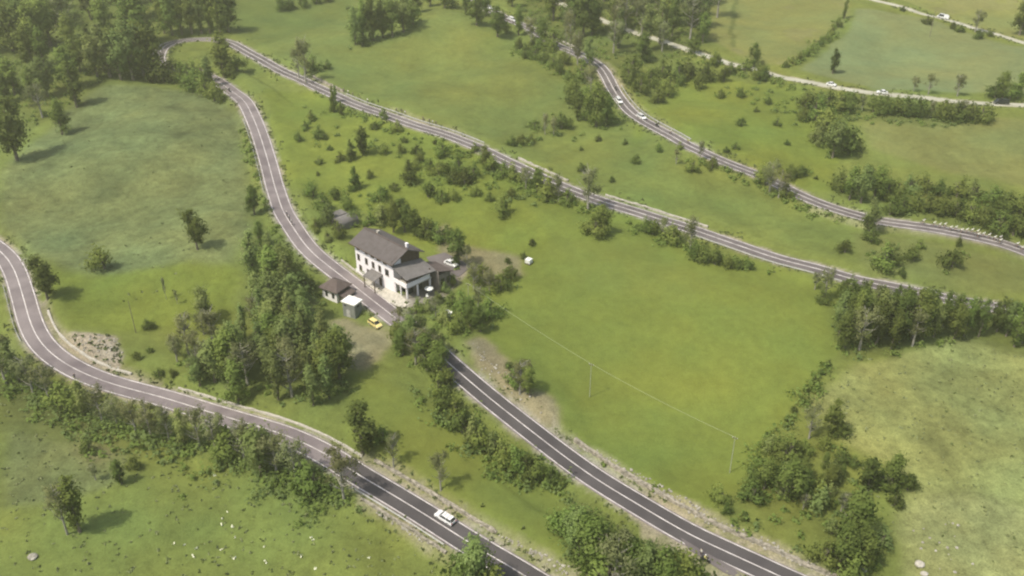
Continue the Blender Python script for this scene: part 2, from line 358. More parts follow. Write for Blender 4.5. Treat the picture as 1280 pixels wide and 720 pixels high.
# ------------------------------------------------------------------ helpers
def tag(o, label=None, cat=None, group=None, kind=None):
    if label: o['label'] = label
    if cat: o['category'] = cat
    if group: o['group'] = group
    if kind: o['kind'] = kind
    return o
def empty(name, loc, rz=0, **k):
    o = bpy.data.objects.new(name, None); COL.objects.link(o)
    o.location = loc; o.rotation_euler = (0, 0, rz); o.empty_display_size = .3
    return tag(o, **k)
class MB:
    def __init__(s): s.v = []; s.f = []; s.m = []; s.mi = 0
    def add(s, V, F):
        n = len(s.v); s.v += [tuple(p) for p in V]; s.f += [tuple(i+n for i in f) for f in F]; s.m += [s.mi]*len(F); return s
    def box(s, x0, x1, y0, y1, z0, z1, taper=0):
        t = taper
        V = [(x0,y0,z0),(x1,y0,z0),(x1,y1,z0),(x0,y1,z0),(x0+t,y0+t,z1),(x1-t,y0+t,z1),(x1-t,y1-t,z1),(x0+t,y1-t,z1)]
        return s.add(V, [(0,3,2,1),(4,5,6,7),(0,1,5,4),(1,2,6,5),(2,3,7,6),(3,0,4,7)])
    def tube(s, pts, r, n=7, cap=True):
        pts = [Vector(p) for p in pts]; rr = r if isinstance(r, (list, tuple)) else [r]*len(pts)
        V = []; F = []
        for i, p in enumerate(pts):
            d = (pts[min(i+1, len(pts)-1)]-pts[max(i-1, 0)]).normalized()
            a = d.orthogonal().normalized() if i == 0 else (a - d*a.dot(d)).normalized()
            bb = d.cross(a)
            for k in range(n):
                t = 2*PI*k/n; V.append(p+(a*math.cos(t)+bb*math.sin(t))*rr[i])
        for i in range(len(pts)-1):
            for k in range(n):
                F.append((i*n+k, i*n+(k+1) % n, (i+1)*n+(k+1) % n, (i+1)*n+k))
        if cap: F.append(tuple(range(n))[::-1]); F.append(tuple((len(pts)-1)*n+k for k in range(n)))
        return s.add(V, F)
    def lathe(s, prof, n=14, c=(0,0,0), axis='z'):
        V = []; F = []
        for (r, z) in prof:
            for k in range(n):
                t = 2*PI*k/n; p = (r*math.cos(t), r*math.sin(t), z)
                if axis == 'y': p = (p[0], p[2], p[1])
                V.append((p[0]+c[0], p[1]+c[1], p[2]+c[2]))
        for i in range(len(prof)-1):
            for k in range(n): F.append((i*n+k, i*n+(k+1) % n, (i+1)*n+(k+1) % n, (i+1)*n+k))
        F.append(tuple(range(n))[::-1]); F.append(tuple((len(prof)-1)*n+k for k in range(n)))
        return s.add(V, F)
    def build(s, name, mats, parent=None, smooth=False, bevel=0):
        me = bpy.data.meshes.new(name); me.from_pydata(s.v, [], s.f); me.update()
        if not isinstance(mats, (list, tuple)): mats = [mats]
        for m in mats: me.materials.append(m)
        if len(mats) > 1: me.polygons.foreach_set('material_index', s.m)
        if smooth: me.polygons.foreach_set('use_smooth', [True]*len(me.polygons))
        o = bpy.data.objects.new(name, me); COL.objects.link(o)
        if parent: o.parent = parent
        if bevel:
            bv = o.modifiers.new('bevel', 'BEVEL'); bv.width = bevel; bv.segments = 2; bv.limit_method = 'ANGLE'
        return o
CH = {}
def kids(o):
    return [c for c in ALLCH.get(o.name, [])]
ALLCH = {}
def index_children():
    ALLCH.clear()
    for o in bpy.data.objects:
        if o.parent: ALLCH.setdefault(o.parent.name, []).append(o)
def copy_tree(o, loc=None, rz=None, scale=None, parent=None, skip=()):
    c = o.copy(); COL.objects.link(c); c.parent = parent
    if loc is not None: c.location = loc
    if rz is not None: c.rotation_euler = (0, 0, rz)
    if scale is not None: c.scale = scale
    for ch in kids(o): copy_tree(ch, parent=c)
    return c
ORD = ['first','second','third','fourth','fifth','sixth','seventh','eighth','ninth','tenth','eleventh','twelfth','thirteenth','fourteenth','fifteenth','sixteenth','seventeenth','eighteenth','nineteenth','twentieth']

# ------------------------------------------------------------------ ground sheet
ny, nx = GX.shape
me = bpy.data.meshes.new('ground')
V = np.stack([GX, GY, HG], -1).reshape(-1, 3).astype(np.float32)
idx = np.arange(nx*ny).reshape(ny, nx)
F = np.stack([idx[:-1, :-1], idx[:-1, 1:], idx[1:, 1:], idx[1:, :-1]], -1).reshape(-1, 4)
me.vertices.add(len(V)); me.vertices.foreach_set('co', V.ravel())
me.loops.add(F.size); me.loops.foreach_set('vertex_index', F.ravel().astype(np.int32))
me.polygons.add(len(F)); me.polygons.foreach_set('loop_start', (np.arange(len(F))*4).astype(np.int32))
me.polygons.foreach_set('use_smooth', np.ones(len(F), bool))
me.update()
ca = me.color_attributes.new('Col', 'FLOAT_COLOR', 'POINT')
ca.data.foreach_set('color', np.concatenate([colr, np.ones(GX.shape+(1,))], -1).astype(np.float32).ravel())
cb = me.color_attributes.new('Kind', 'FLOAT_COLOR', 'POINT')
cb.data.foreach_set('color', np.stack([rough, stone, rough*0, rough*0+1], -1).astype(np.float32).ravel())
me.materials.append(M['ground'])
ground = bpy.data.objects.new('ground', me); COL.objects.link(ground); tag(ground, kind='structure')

# ------------------------------------------------------------------ roads
def normals(P):
    T = np.gradient(P[:, :2], axis=0); T /= np.linalg.norm(T, axis=1)[:, None]+1e-9
    return np.stack([-T[:, 1], T[:, 0]], 1), T
def ribbon(P, a, b, lift, name, m, parent=None, wob=0, gap=None):
    Nn, T = normals(P); mb = MB(); n = len(P)
    A = P[:, :2]+Nn*(a if np.isscalar(a) else a[:, None]); B = P[:, :2]+Nn*(b if np.isscalar(b) else b[:, None])
    if wob:
        w = (fbm(P[:, 0]*1.0, P[:, 1]*1.0, 3, 7, 2)-.5)*wob; A = A+Nn*w[:, None]; 
    for i in range(n-1):
        if gap is not None and gap(i): continue
        mb.add([(*A[i], P[i, 2]+lift), (*B[i], P[i, 2]+lift), (*B[i+1], P[i+1, 2]+lift), (*A[i+1], P[i+1, 2]+lift)], [(0, 1, 2, 3)])
    return mb.build(name, m, parent)
def slab(P, hw, name, m):                # the paved body with small sides
    Nn, _ = normals(P); V = []; F = []
    for i in range(len(P)):
        for o_, dz in ((-hw-.12, -.30), (-hw, 0), (0, .035), (hw, 0), (hw+.12, -.30)):
            V.append((P[i, 0]+Nn[i, 0]*o_, P[i, 1]+Nn[i, 1]*o_, P[i, 2]+dz))
    for i in range(len(P)-1):
        for k in range(4): F.append((i*5+k, (i+1)*5+k, (i+1)*5+k+1, i*5+k+1)[::-1])
    return MB().add(V, F).build(name, m)
def split(P, px):                         # index of the path point nearest a picture column
    q = march(hgrid, *px); return int(np.argmin((P[:, 0]-q[0])**2+(P[:, 1]-q[1])**2))
def mk_road(key, name, m, lines, gapf=None):
    r = ROADS[key]; P = r['P']; hw = r['hw']
    o = slab(P, hw, name, m); tag(o, kind='structure')
    if lines:
        w = lines
        tag(ribbon(P, hw-.30-w, hw-.30, .016, 'edge_line', M['paint'], o, .06), kind='structure')
        tag(ribbon(P, -hw+.30, -hw+.30+w, .016, 'edge_line', M['paint'], o, .06, gapf), kind='structure')
        tag(ribbon(P, -w/2, w/2, .042, 'centre_line', M['paint'], o, .05), kind='structure')
    return o
mk_road('lower', 'road', M['asphalt'], .2)
mk_road('middle', 'road', M['asphalt'], .2)
mk_road('upper', 'road', M['asphalt_pale'], .30)
mk_road('top', 'road', M['asphalt_pale'], .30)
tag(slab(ROADS['far']['P'], ROADS['far']['hw'], 'lane', M['track']), kind='structure')
tag(slab(ROADS['farthest']['P'], ROADS['farthest']['hw'], 'lane', M['track']), kind='structure')
# fresh dark surfacing laid over the lower stretches of two roads
for key, pa, pb in (('middle', (505,405), (1055,756)), ('lower', (430,580), (755,782))):
    P = ROADS[key]['P']; i0 = split(P, pa); i1 = split(P, pb); hw = ROADS[key]['hw']
    Q = P[i0:i1+1]; tag(ribbon(Q, -hw+.52, -.13, .040, 'road_surface', M['asphalt_dark']), kind='structure')
    tag(ribbon(Q, .13, hw-.52, .040, 'road_surface', M['asphalt_dark']), kind='structure')
# paved lay-by at the foot of the middle road and the house forecourt
def pad(pts, name, m, lift=.02, cell=1.2):
    W = [at(*p) for p in pts]; x0 = min(w.x for w in W); x1 = max(w.x for w in W); y0 = min(w.y for w in W); y1 = max(w.y for w in W)
    c = sum(W, Vector())/len(W); z = c.z+lift
    mb = MB(); n = len(W)
    mb.add([(w.x, w.y, hgrid(w.x, w.y)+lift+.12) for w in W]+[(w.x, w.y, hgrid(w.x, w.y)-.5) for w in W]+[(c.x, c.y, c.z+lift+.14)],
           [(i, (i+1) % n, 2*n) for i in range(n)]+[(i, i+n, (i+1) % n+n, (i+1) % n) for i in range(n)])
    return tag(mb.build(name, m), kind='structure')
pad([(455,352),(468,350),(500,368),(512,380),(503,386),(486,378)], 'forecourt', M['concrete'])
pad([(533,322),(556,316),(590,333),(574,346),(552,350)], 'yard', M['asphalt_pale'])
pad([(850,672),(862,688),(905,716),(935,728),(915,709),(880,690)], 'lay_by', M['asphalt_pale'])

# ------------------------------------------------------------------ road edges: guard rails, walls
def subpath(key, pa, pb, off):
    P = ROADS[key]['P']; i0, i1 = sorted((split(P, pa), split(P, pb))); Nn, _ = normals(P)
    Q = P[i0:i1+1].copy(); Q[:, :2] += Nn[i0:i1+1]*off; return Q
def guard_rail(key, pa, pb, off, label):
    Q = subpath(key, pa, pb, off); r = empty('guard_rail', Q[0], label=label, cat='guard rail', group='guard rails along the hill roads')
    Q = Q-Q[0]; Q[:, 2] = Q[:, 2]
    mb = MB(); Nn, _ = normals(Q); prof = [(-.03, .42), (.04, .50), (-.02, .58), (.04, .66), (-.03, .76)]
    for s_ in (0,):
        V = []; F = []
        for i in range(len(Q)):
            for (o_, z) in prof: V.append((Q[i, 0]+Nn[i, 0]*o_, Q[i, 1]+Nn[i, 1]*o_, Q[i, 2]+z))
            for (o_, z) in prof[::-1]: V.append((Q[i, 0]+Nn[i, 0]*(o_+.05), Q[i, 1]+Nn[i, 1]*(o_+.05), Q[i, 2]+z))
        k = len(prof)*2
        for i in range(len(Q)-1):
            for j in range(k): F.append((i*k+j, i*k+(j+1) % k, (i+1)*k+(j+1) % k, (i+1)*k+j))
        mb.add(V, F)
    mb.build('rail', M['metal'], r)
    step = max(2, int(len(Q)/60)+1)
    for i in range(0, len(Q), step):
        MB().box(-.06, .06, -.06, .06, -.6, .74).build('post', M['metal'], r).location = (Q[i, 0]+Nn[i, 0]*.11, Q[i, 1]+Nn[i, 1]*.11, Q[i, 2])
    return r
guard_rail('lower', (452,606), (565,676), -3.9, 'galvanised guard rail on the near edge of the bottom road, behind the white estate car')
guard_rail('lower', (10,360), (38,425), -3.9, 'short guard rail on the outer edge of the bend at the left border')
guard_rail('upper', (425,122), (600,182), 3.7, 'long guard rail on the far edge of the straight above the bushy slope')
guard_rail('upper', (865,292), (1060,352), -3.7, 'guard rail on the near edge of the road above the wide mown field')
guard_rail('top', (762,108), (850,178), 3.6, 'guard rail on the far side of the curve beside the two white team cars')
guard_rail('middle', (306,150), (337,240), -3.9, 'guard rail on the left edge of the steep bend below the hairpin')
def low_wall(key, pa, pb, off, h, w, label, mat, seed=1, name='stone_wall'):
    Q = subpath(key, pa, pb, off); Nn, _ = normals(Q); g = random.Random(seed)
    V = []; F = []; n = len(Q); ph = 0
    for i in range(n):
        hh = h*(.75+.5*g.random()); ww = w*(.8+.4*g.random()); z = hgrid(Q[i, 0], Q[i, 1])
        z = min(z, Q[i, 2]+.3)
        for (o_, zz) in ((-ww/2, -.6), (-ww/2*.9+g.uniform(-.08, .08), hh*.55), (-ww/2*.7, hh), (ww/2*.7, hh*(.9+.15*g.random())), (ww/2, -.6)):
            V.append((Q[i, 0]+Nn[i, 0]*o_, Q[i, 1]+Nn[i, 1]*o_, z+zz))
    for i in range(n-1):
        for j in range(4): F.append((i*5+j, i*5+j+1, (i+1)*5+j+1, (i+1)*5+j))
    F += [(0, 1, 2, 3, 4), tuple((n-1)*5+k for k in (4, 3, 2, 1, 0))]
    o = MB().add(V, F).build(name, mat); tag(o, label, 'wall', 'low walls along the hill roads'); return o
low_wall('middle', (700,560), (1055,752), 5.2, .7, .9, 'rough stone wall along the far verge of the road at the bottom right', M['stonewall'], 2)
low_wall('lower', (452,590), (600,685), 5.0, .6, .8, 'rough stone wall along the far verge of the bottom road beside the white estate car', M['stonewall'], 3)
low_wall('lower', (462,612), (566,680), -4.7, .45, .7, 'broken stone wall below the near edge of the bottom road', M['stonewall'], 4)
low_wall('lower', (45,395), (150,480), 4.7, .5, .6, 'pale kerb wall on the inner side of the lower-left bend under the stony patch', M['concrete'], 5)
low_wall('upper', (384,100), (420,118), 4.6, 1.0, .8, 'short pale wall at the bend by the bare pale tree', M['stonewall'], 6)
low_wall('upper', (635,203), (700,232), 4.4, .7, .5, 'pale low wall above the straight where the hedge is thin', M['concrete'], 11)
low_wall('upper', (747,251), (880,291), 4.3, .6, .5, 'long pale low wall on the far edge beyond the mown field', M['concrete'], 12)
low_wall('lower', (205,498), (440,584), 4.3, .5, .5, 'pale edge wall along the far side of the lower road', M['concrete'], 13)
low_wall('top', (684,49), (712,63), 4.2, .8, .6, 'short pale wall beside the road under the spindly trees', M['concrete'], 14)
low_wall('middle', (415,334), (470,372), 4.4, .6, .35, 'low garden wall between the road and the white house', M['concrete'], 8)

# ------------------------------------------------------------------ vegetation prototypes (all 10 units tall)
def leaves(blobs, n, size, seed, droop=0):
    g = np.random.default_rng(seed)
    vol = np.array([b_[3]*b_[4]*b_[5] for b_ in blobs])**.75; pr = vol/vol.sum()
    k = g.choice(len(blobs), n, p=pr); B = np.array(blobs)[k]
    d = g.normal(size=(n, 3)); d /= np.linalg.norm(d, axis=1)[:, None]
    r = g.random(n)**.45
    r = r*np.clip(1+.38*g.normal(size=n), .3, 2.2)
    C = B[:, :3]+d*B[:, 3:6]*r[:, None]
    cen = np.array([0, 0, np.average([b_[2] for b_ in blobs])])
    sn = d*.8 + (C-cen)/np.linalg.norm(C-cen, axis=1)[:, None]*.8 + g.normal(size=(n, 3))*.22; sn[:, 2] += .45
    sn /= np.linalg.norm(sn, axis=1)[:, None]
    nrm = sn + g.normal(size=(n, 3))*.36
    nrm /= np.linalg.norm(nrm, axis=1)[:, None]
    t = np.cross(nrm, g.normal(size=(n, 3))); t /= np.linalg.norm(t, axis=1)[:, None]; u = np.cross(nrm, t)
    s = size*(.6+.8*g.random(n))[:, None]
    cor = [C-t*s-u*s*.6, C+t*s*.9-u*s*.7, C+t*s+u*s*.7, C-t*s*.7+u*s*.8]
    V = np.stack(cor, 1).reshape(-1, 3)
    return V, np.repeat(sn, 4, axis=0)
def leaf_mesh(name, blobs, n, size, seed, mat):
    V, SN = leaves(blobs, n, size, seed); me = bpy.data.meshes.new(name); k = len(V)//4
    me.vertices.add(len(V)); me.vertices.foreach_set('co', V.astype(np.float32).ravel())
    me.loops.add(k*4); me.loops.foreach_set('vertex_index', np.arange(k*4, dtype=np.int32))
    me.polygons.add(k); me.polygons.foreach_set('loop_start', (np.arange(k)*4).astype(np.int32))
    me.polygons.foreach_set('use_smooth', np.ones(k, bool)); me.update()
    me.normals_split_custom_set_from_vertices([tuple(x) for x in SN])
    me.materials.append(mat); return me
def trunk_mesh(name, g, h, r, limbs, spread, z0, z1, mat, multi=1):
    mb = MB()
    for q in range(multi):
        ox = g.uniform(-.5, .5)*(multi > 1); oy = g.uniform(-.5, .5)*(multi > 1)
        pts = [(ox*k/3*1.5+g.uniform(-.12, .12), oy*k/3*1.5+g.uniform(-.12, .12), -.3+(h+.3)*k/4) for k in range(5)]
        mb.tube(pts, [r*1.35, r, r*.8, r*.55, r*.22], 7)
        for i in range(limbs//multi):
            z = g.uniform(z0, z1); a = g.uniform(0, 2*PI); L_ = spread*(.6+.5*g.random())*(1-.4*(z-z0)/(z1-z0+.01))
            f = min(max((z+.3)/(h+.3)*4, 0), 3.99); i_ = int(f); p = Vector(pts[i_]).lerp(Vector(pts[i_+1]), f-i_)
            e = p+Vector((math.cos(a)*L_, math.sin(a)*L_, L_*g.uniform(.5, 1.0))); m_ = p.lerp(e, .5)+Vector((0, 0, -.1*L_))
            mb.tube([p, m_, e], [r*.42, r*.28, r*.09], 5)
    o = mb.build(name, mat); me = o.data; bpy.data.objects.remove(o); return me
PROTO = {}
def proto(kind, variants, fn):
    PROTO[kind] = [fn(i) for i in range(variants)]
def round_tree(i, mat, dens=1.0, bark='bark'):
    g = random.Random(100+i*7+len(mat)); bl = []
    for k in range(13):
        a = g.uniform(0, 2*PI); rr = g.uniform(.4, 2.2); z = 2.0+6.4*(k+.5)/13+g.uniform(-.5, .5)
        w = math.sqrt(max(.12, 1-((z-4.9)/4.6)**2)); s_ = g.uniform(.9, 1.5)
        bl.append((math.cos(a)*rr*w, math.sin(a)*rr*w, z, s_, s_, s_*.85))
    bl.append((0, 0, 8.9, 1.0, 1.0, 1.0)); bl.append((0, 0, 5.0, 1.6, 1.6, 3.0))
    return (trunk_mesh('trunk', g, 8.5, .22, 10, 2.4, 1.6, 7.0, M[bark]), leaf_mesh('crown', bl, int(2600*dens), .16, 300+i, M[mat]))
def tall_tree(i, mat, dens=1.0, bark='bark'):
    g = random.Random(200+i*7+len(mat)); bl = []
    for k in range(14):
        z = 1.2+7.8*k/13; w = (math.sin(PI*min(1, (z-.6)/9.4))**.7)*.95; a = g.uniform(0, 2*PI); s_ = g.uniform(.55, .95)*(.6+.6*w)
        bl.append((math.cos(a)*w*.9, math.sin(a)*w*.9, z, s_, s_, s_*1.25))
    bl.append((0, 0, 9.4, .35, .35, .65)); bl.append((0, 0, 5.2, .9, .9, 3.0))
    return (trunk_mesh('trunk', g, 9.2, .18, 12, 1.2, 1.6, 8.0, M[bark]), leaf_mesh('crown', bl, int(2300*dens), .135, 330+i, M[mat]))
def bare_tree(i):
    g = random.Random(400+i); bl = []
    for k in range(16):
        a = g.uniform(0, 2*PI); rr = g.uniform(.3, 2.6); z = g.uniform(3.2, 9.0); s_ = g.uniform(.6, 1.2)
        w = math.sqrt(max(.12, 1-((z-6)/4.4)**2)); bl.append((math.cos(a)*rr*w, math.sin(a)*rr*w, z, s_, s_, s_))
    return (trunk_mesh('trunk', g, 9.0, .20, 22, 2.9, 1.8, 8.0, M['bark_pale']), leaf_mesh('crown', bl, 1500, .12, 360+i, M['leaf_grey']))
def bush(i, mat, dens=1):
    g = random.Random(500+i*3+len(mat)); bl = []
    for k in range(8):
        a = g.uniform(0, 2*PI); rr = g.uniform(.5, 4.2); s_ = g.uniform(1.6, 3.0); z = g.uniform(2.0, 6.6)*(1-rr/9)
        bl.append((math.cos(a)*rr, math.sin(a)*rr, z, s_, s_, s_*.95))
    bl.append((g.uniform(-1, 1), g.uniform(-1, 1), 7.2, 2.0, 2.0, 2.4))
    return (trunk_mesh('stem', g, 6.5, .28, 9, 3.4, .6, 4.5, M['bark'], 3), leaf_mesh('foliage', bl, int(900*dens), .32, 530+i, M[mat]))
def cone_bush(i, mat):
    g = random.Random(600+i); bl = []
    for k in range(9):
        z = 1+8*k/8; w = 2.6*(1-z/11); a = g.uniform(0, 2*PI)
        bl.append((math.cos(a)*w*.5, math.sin(a)*w*.5, z, w*.75+.3, w*.75+.3, 1.1))
    return (trunk_mesh('trunk', g, 9, .25, 8, 1.8, 1, 7, M['bark']), leaf_mesh('crown', bl, 1800, .24, 630+i, M[mat]))
proto('round', 4, lambda i: round_tree(i, 'leaf_mid')); proto('pale', 4, lambda i: round_tree(i+10, 'leaf_pale'))
proto('dark', 4, lambda i: round_tree(i+20, 'leaf_dark', 1.15)); proto('tall', 4, lambda i: tall_tree(i, 'leaf_mid'))
proto('tallpale', 3, lambda i: tall_tree(i+10, 'leaf_pale')); proto('talldark', 3, lambda i: tall_tree(i+20, 'leaf_dark', 1.1))
proto('bare', 4, bare_tree); proto('bush', 5, lambda i: bush(i, 'leaf_mid')); proto('bushdark', 4, lambda i: bush(i+10, 'leaf_dark', 1.1))
proto('bushpale', 4, lambda i: bush(i+20, 'leaf_pale')); proto('cone', 3, lambda i: cone_bush(i, 'leaf_dark'))
WORD = {'round': 'round green tree', 'pale': 'pale round tree', 'dark': 'dense dark tree', 'tall': 'slender green tree',
        'tallpale': 'slender pale tree', 'talldark': 'slender dark tree', 'bare': 'sparse grey-green tree',
        'bush': 'green bush', 'bushdark': 'dark bush', 'bushpale': 'pale bush', 'cone': 'dark conical tree'}
NAME = {'round': 'broadleaf_tree', 'pale': 'broadleaf_tree', 'dark': 'broadleaf_tree', 'tall': 'slender_tree', 'tallpale': 'slender_tree', 'talldark': 'slender_tree',
        'bare': 'sparse_tree', 'bush': 'bush', 'bushdark': 'bush', 'bushpale': 'bush', 'cone': 'conical_tree'}
def plant(px, py, hpx, kind, label, group=None, wf=1.0):
    p = at(px, py); h = metres(p, hpx); tm, cm = rnd.choice(PROTO[kind]); isb = 'bush' in kind
    r = empty(NAME[kind], (p.x, p.y, p.z-.05), rnd.uniform(0, 2*PI), label=label, cat='bush' if isb else 'tree', group=group)
    s = h/10; w = s*wf*rnd.uniform(.9, 1.12); r.scale = (w, w*rnd.uniform(.9, 1.1), s)
    t = bpy.data.objects.new('stem' if isb else 'trunk', tm); c = bpy.data.objects.new('foliage' if isb else 'crown', cm)
    for o in (t, c): COL.objects.link(o); o.parent = r
    return r
def row(members, where, group, kind='round', wf=1.0):
    """list of (x, y, h[, kind[, wf]]) in the photo; each told apart by its place counted from the left"""
    ms = sorted([(m + (kind,)*(4-len(m)) if len(m) < 4 else m) for m in members], key=lambda m: m[0])
    n = len(ms)
    for i, m in enumerate(ms):
        k = m[3]; w = m[4] if len(m) > 4 else wf
        if n == 1: lab = f'{WORD[k]} {where}'
        else:
            if i == 0: o = 'leftmost'
            elif i == n-1: o = 'rightmost'
            elif i < n/2: o = f'{ORD[i]} from left'
            else: o = f'{ORD[n-1-i]} from right'
            lab = f'{WORD[k]}, {o}, {where}'
        plant(m[0], m[1], m[2], k, lab, group if n > 1 else None, w)
def inpoly(x, y, P):
    c = False; n = len(P)
    for i in range(n):
        x1, y1 = P[i]; x2, y2 = P[(i+1) % n]
        if (y1 > y) != (y2 > y) and x < (x2-x1)*(y-y1)/(y2-y1)+x1: c = not c
    return c
def fill(poly, dx, dy, h0, h1, kinds, where, group, wf=1.0, seed=0, cap=None):
    g = random.Random(seed); x0 = min(p[0] for p in poly); x1 = max(p[0] for p in poly); y0 = min(p[1] for p in poly); y1 = max(p[1] for p in poly)
    y = y0; k = 0
    while y < y1:
        x = x0+(dx/2 if k % 2 else 0)
        while x < x1:
            px = x+g.uniform(-.4, .4)*dx; py = y+g.uniform(-.4, .4)*dy
            if inpoly(px, py, poly):
                hh = g.uniform(h0, h1)
                if cap: hh = min(hh, cap(px, py))
                if hh < 10: continue
                kd = g.choice(kinds); plant(px, py, hh, kd, f'{WORD[kd]} {where}', group, wf)
            x += dx
        y += dy; k += 1

# top-left wood
fill([(-50,175),(-50,20),(-50,-50),(310,-55),(300,-4),(180,5),(176,98),(110,102),(55,128),(15,145)], 33, 21, 36, 60, ['round','round','dark','tall','pale','bare','talldark'], 'in the dense wood filling the top left', 'trees of the dense wood at the top left', 1.15, 3)
row([(22,200,72,'dark',1.15),(53,147,42,'bare'),(97,134,52,'talldark',1.3),(78,168,40,'round')], "at the ragged lower edge of the top-left wood", 'trees at the edge of the top-left wood')
row([(122,98,50,'pale'),(138,96,60,'tallpale',1.4),(152,100,55,'pale'),(166,100,66,'pale'),(180,98,62,'round')], 'in the bright clump left of the hairpin', 'trees in the bright clump by the hairpin')
row([(190,98,58,'dark',1.0),(203,102,30,'bushdark')], 'tucked against the outside of the hairpin', 'dark trees against the hairpin')
row([(206,42,46,'tall'),(216,44,50),(228,43,52,'tall'),(240,42,50,'dark'),(252,42,55,'tallpale'),(263,42,50,'tall'),(275,42,58,'tall'),(286,40,48,'dark')], 'lined up just behind the top of the hairpin', 'trees behind the hairpin', 'round')
row([(280,97,52,'tall',1.5),(297,88,20,'bush'),(216,98,26,'bush'),(226,102,24,'bush'),(236,106,26,'bush'),(247,112,28,'bush'),(258,121,24,'bush'),(268,126,26,'bush'),(262,108,34,'tallpale'),(243,98,24,'bush'),(255,102,26,'bush'),(234,98,20,'bushpale'),(290,96,16,'bushdark')], 'growing on the tongue of land inside the hairpin', 'growth inside the hairpin')
row([(352,12,18),(364,11,16),(378,8,14),(396,5,14),(410,2,12)], "in the small clump at the top border", 'bushes at the top border', 'bushdark', .9)
row([(444,56,42,'tallpale'),(455,52,46,'tall'),(467,50,48,'dark'),(479,47,44,'tall'),(491,46,42,'round'),(504,40,44,'pale'),(516,30,30,'bush'),(452,58,16,'bushdark'),(520,16,30,'round'),(538,8,30,'round'),(556,10,26,'bush')], "in the clump heading the big upper meadow", 'trees at the head of the upper meadow')
row([(383,104,54,'bare',.8),(374,98,36,'bare',.8),(392,88,20,'bush'),(409,86,12,'bush'),(419,128,20,'tall'),(417,140,30,'cone',.6),(427,144,16,'cone',.7)], 'crowding the road where it leaves the hairpin straight', 'growth along the upper straight')
row([(596,32,36,'dark'),(622,46,34,'dark',1.1),(608,20,26),(582,18,24),(640,8,28),(632,40,14,'bush')], 'beside the road at the top centre', 'trees by the road at the top centre')
row([(650,62,16),(657,72,18),(668,74,18,'bush'),(680,78,20),(692,84,18,'bush'),(700,92,20),(712,102,18,'bush'),(706,80,18,'bush'),(676,62,16,'bush'),(665,60,12),(690,66,14,'bush')], 'in the scrub below the road at the top centre', 'scrub below the road at the top centre', 'bushdark', .8)
fill([(650,-25),(895,-40),(900,20),(878,52),(845,70),(800,78),(778,92),(748,66),(715,44),(690,26)], 24, 15, 32, 54, ['tall','round','bare','dark','tallpale','bare','round'], "in the wood between roads at the top centre", 'trees of the wood at the top centre', 1.0, 5)
row([(648,44,34,'tall'),(664,52,30,'bare'),(676,58,32,'round'),(722,80,38,'bare'),(737,84,34,'tallpale'),(690,60,26,'bush')], 'in front of the road at the top centre', 'trees in front of the top centre road')
row([(712,72,58,'bare',.45),(707,66,50,'bare',.4),(722,82,36,'bare',.6)], 'leaning up through the road at the top centre', 'spindly trees at the top centre road')
row([(786,104,26),(800,116,24,'bushdark'),(811,108,24),(822,128,20,'bushdark'),(835,120,26),(848,104,30),(860,98,28,'bushdark'),(872,110,22),(880,102,26,'bushdark'),(790,92,26),(828,98,26,'bushdark'),(900,122,12,'bushdark'),(905,102,20,'bushdark')], "scattered above the curve with two white cars", 'bushes above the car curve', 'bush', .85)
row([(745,158,52,'round',1.0),(733,150,38,'round'),(758,158,40,'dark'),(722,130,30,'bush'),(716,118,22,'bush'),(738,118,34,'bare'),(722,150,34,'talldark'),(728,100,26,'bush')], "in the clump left of the two white cars", 'trees left of the car curve')
row([(640,182,14),(652,180,14),(664,178,12,'bush'),(681,168,26,'bare',.7),(692,170,24,'bare',.8),(702,160,22,'bush'),(668,160,12,'bush')], 'along the lower edge of the upper meadow', 'bushes at the lower edge of the upper meadow', 'bushdark')
row([(593,190,12,'bush'),(607,210,26,'tall',1.6),(616,214,22,'bush'),(628,222,20,'bush'),(644,226,22,'bush'),(657,236,28,'bare'),(671,240,30,'round'),(684,247,30,'bush'),(698,252,34,'bare'),(708,255,22,'bush')], 'hugging the near verge of the long middle straight', 'growth on the near verge of the long straight')
row([(735,263,54,'bare',.9),(752,293,38,'round',1.1),(744,294,30,'bush')], 'standing where the long straight meets the mown field', 'trees at the corner of the mown field')
row([(727,214,12),(795,204,13),(764,227,8),(748,176,8),(781,180,8),(822,190,12,'bush'),(726,188,6)], "on the grass strip right above the long straight", 'small bushes on the upper grass strip', 'bushdark')
row([(806,290,22,'bush'),(816,293,20,'bush'),(828,296,24,'bare'),(840,303,26,'bush'),(862,314,44,'bare',.9),(868,322,26,'bush'),(880,327,24,'bush'),(894,331,22,'bush'),(908,334,18,'bush'),(922,336,15,'bush'),(936,337,13,'bushdark')], "in the hedge atop the mown field", 'hedge at the top of the mown field')
row([(908,190,8),(919,186,9),(927,157,11),(971,157,10),(984,181,7),(959,131,12,'bush'),(927,122,14,'bush'),(1020,224,6),(850,186,10,'bush'),(945,140,7)], 'dotted on the grass below the far lane', 'small bushes on the grass below the far lane', 'bushdark')
row([(942,84,28,'round'),(948,98,20,'bush'),(956,100,18,'bushdark'),(930,88,16,'bush'),(878,54,34,'round'),(868,66,22,'bush'),(893,80,18,'bush'),(912,92,16,'bushdark')], "at the far lane below the yellow meadow", 'trees where the far lane leaves the wood')
row([(962,240,40,'bare'),(973,247,36,'bare'),(988,222,18,'bushdark'),(1001,219,14,'bushdark'),(952,226,22,'bush'),(982,246,18,'bushdark'),(875,200,24,'bare',.7),(865,214,18,'bush'),(890,210,16,'bush'),(845,205,18,'bare')], "straddling the upper road ahead of the team cars", 'trees straddling the upper road')
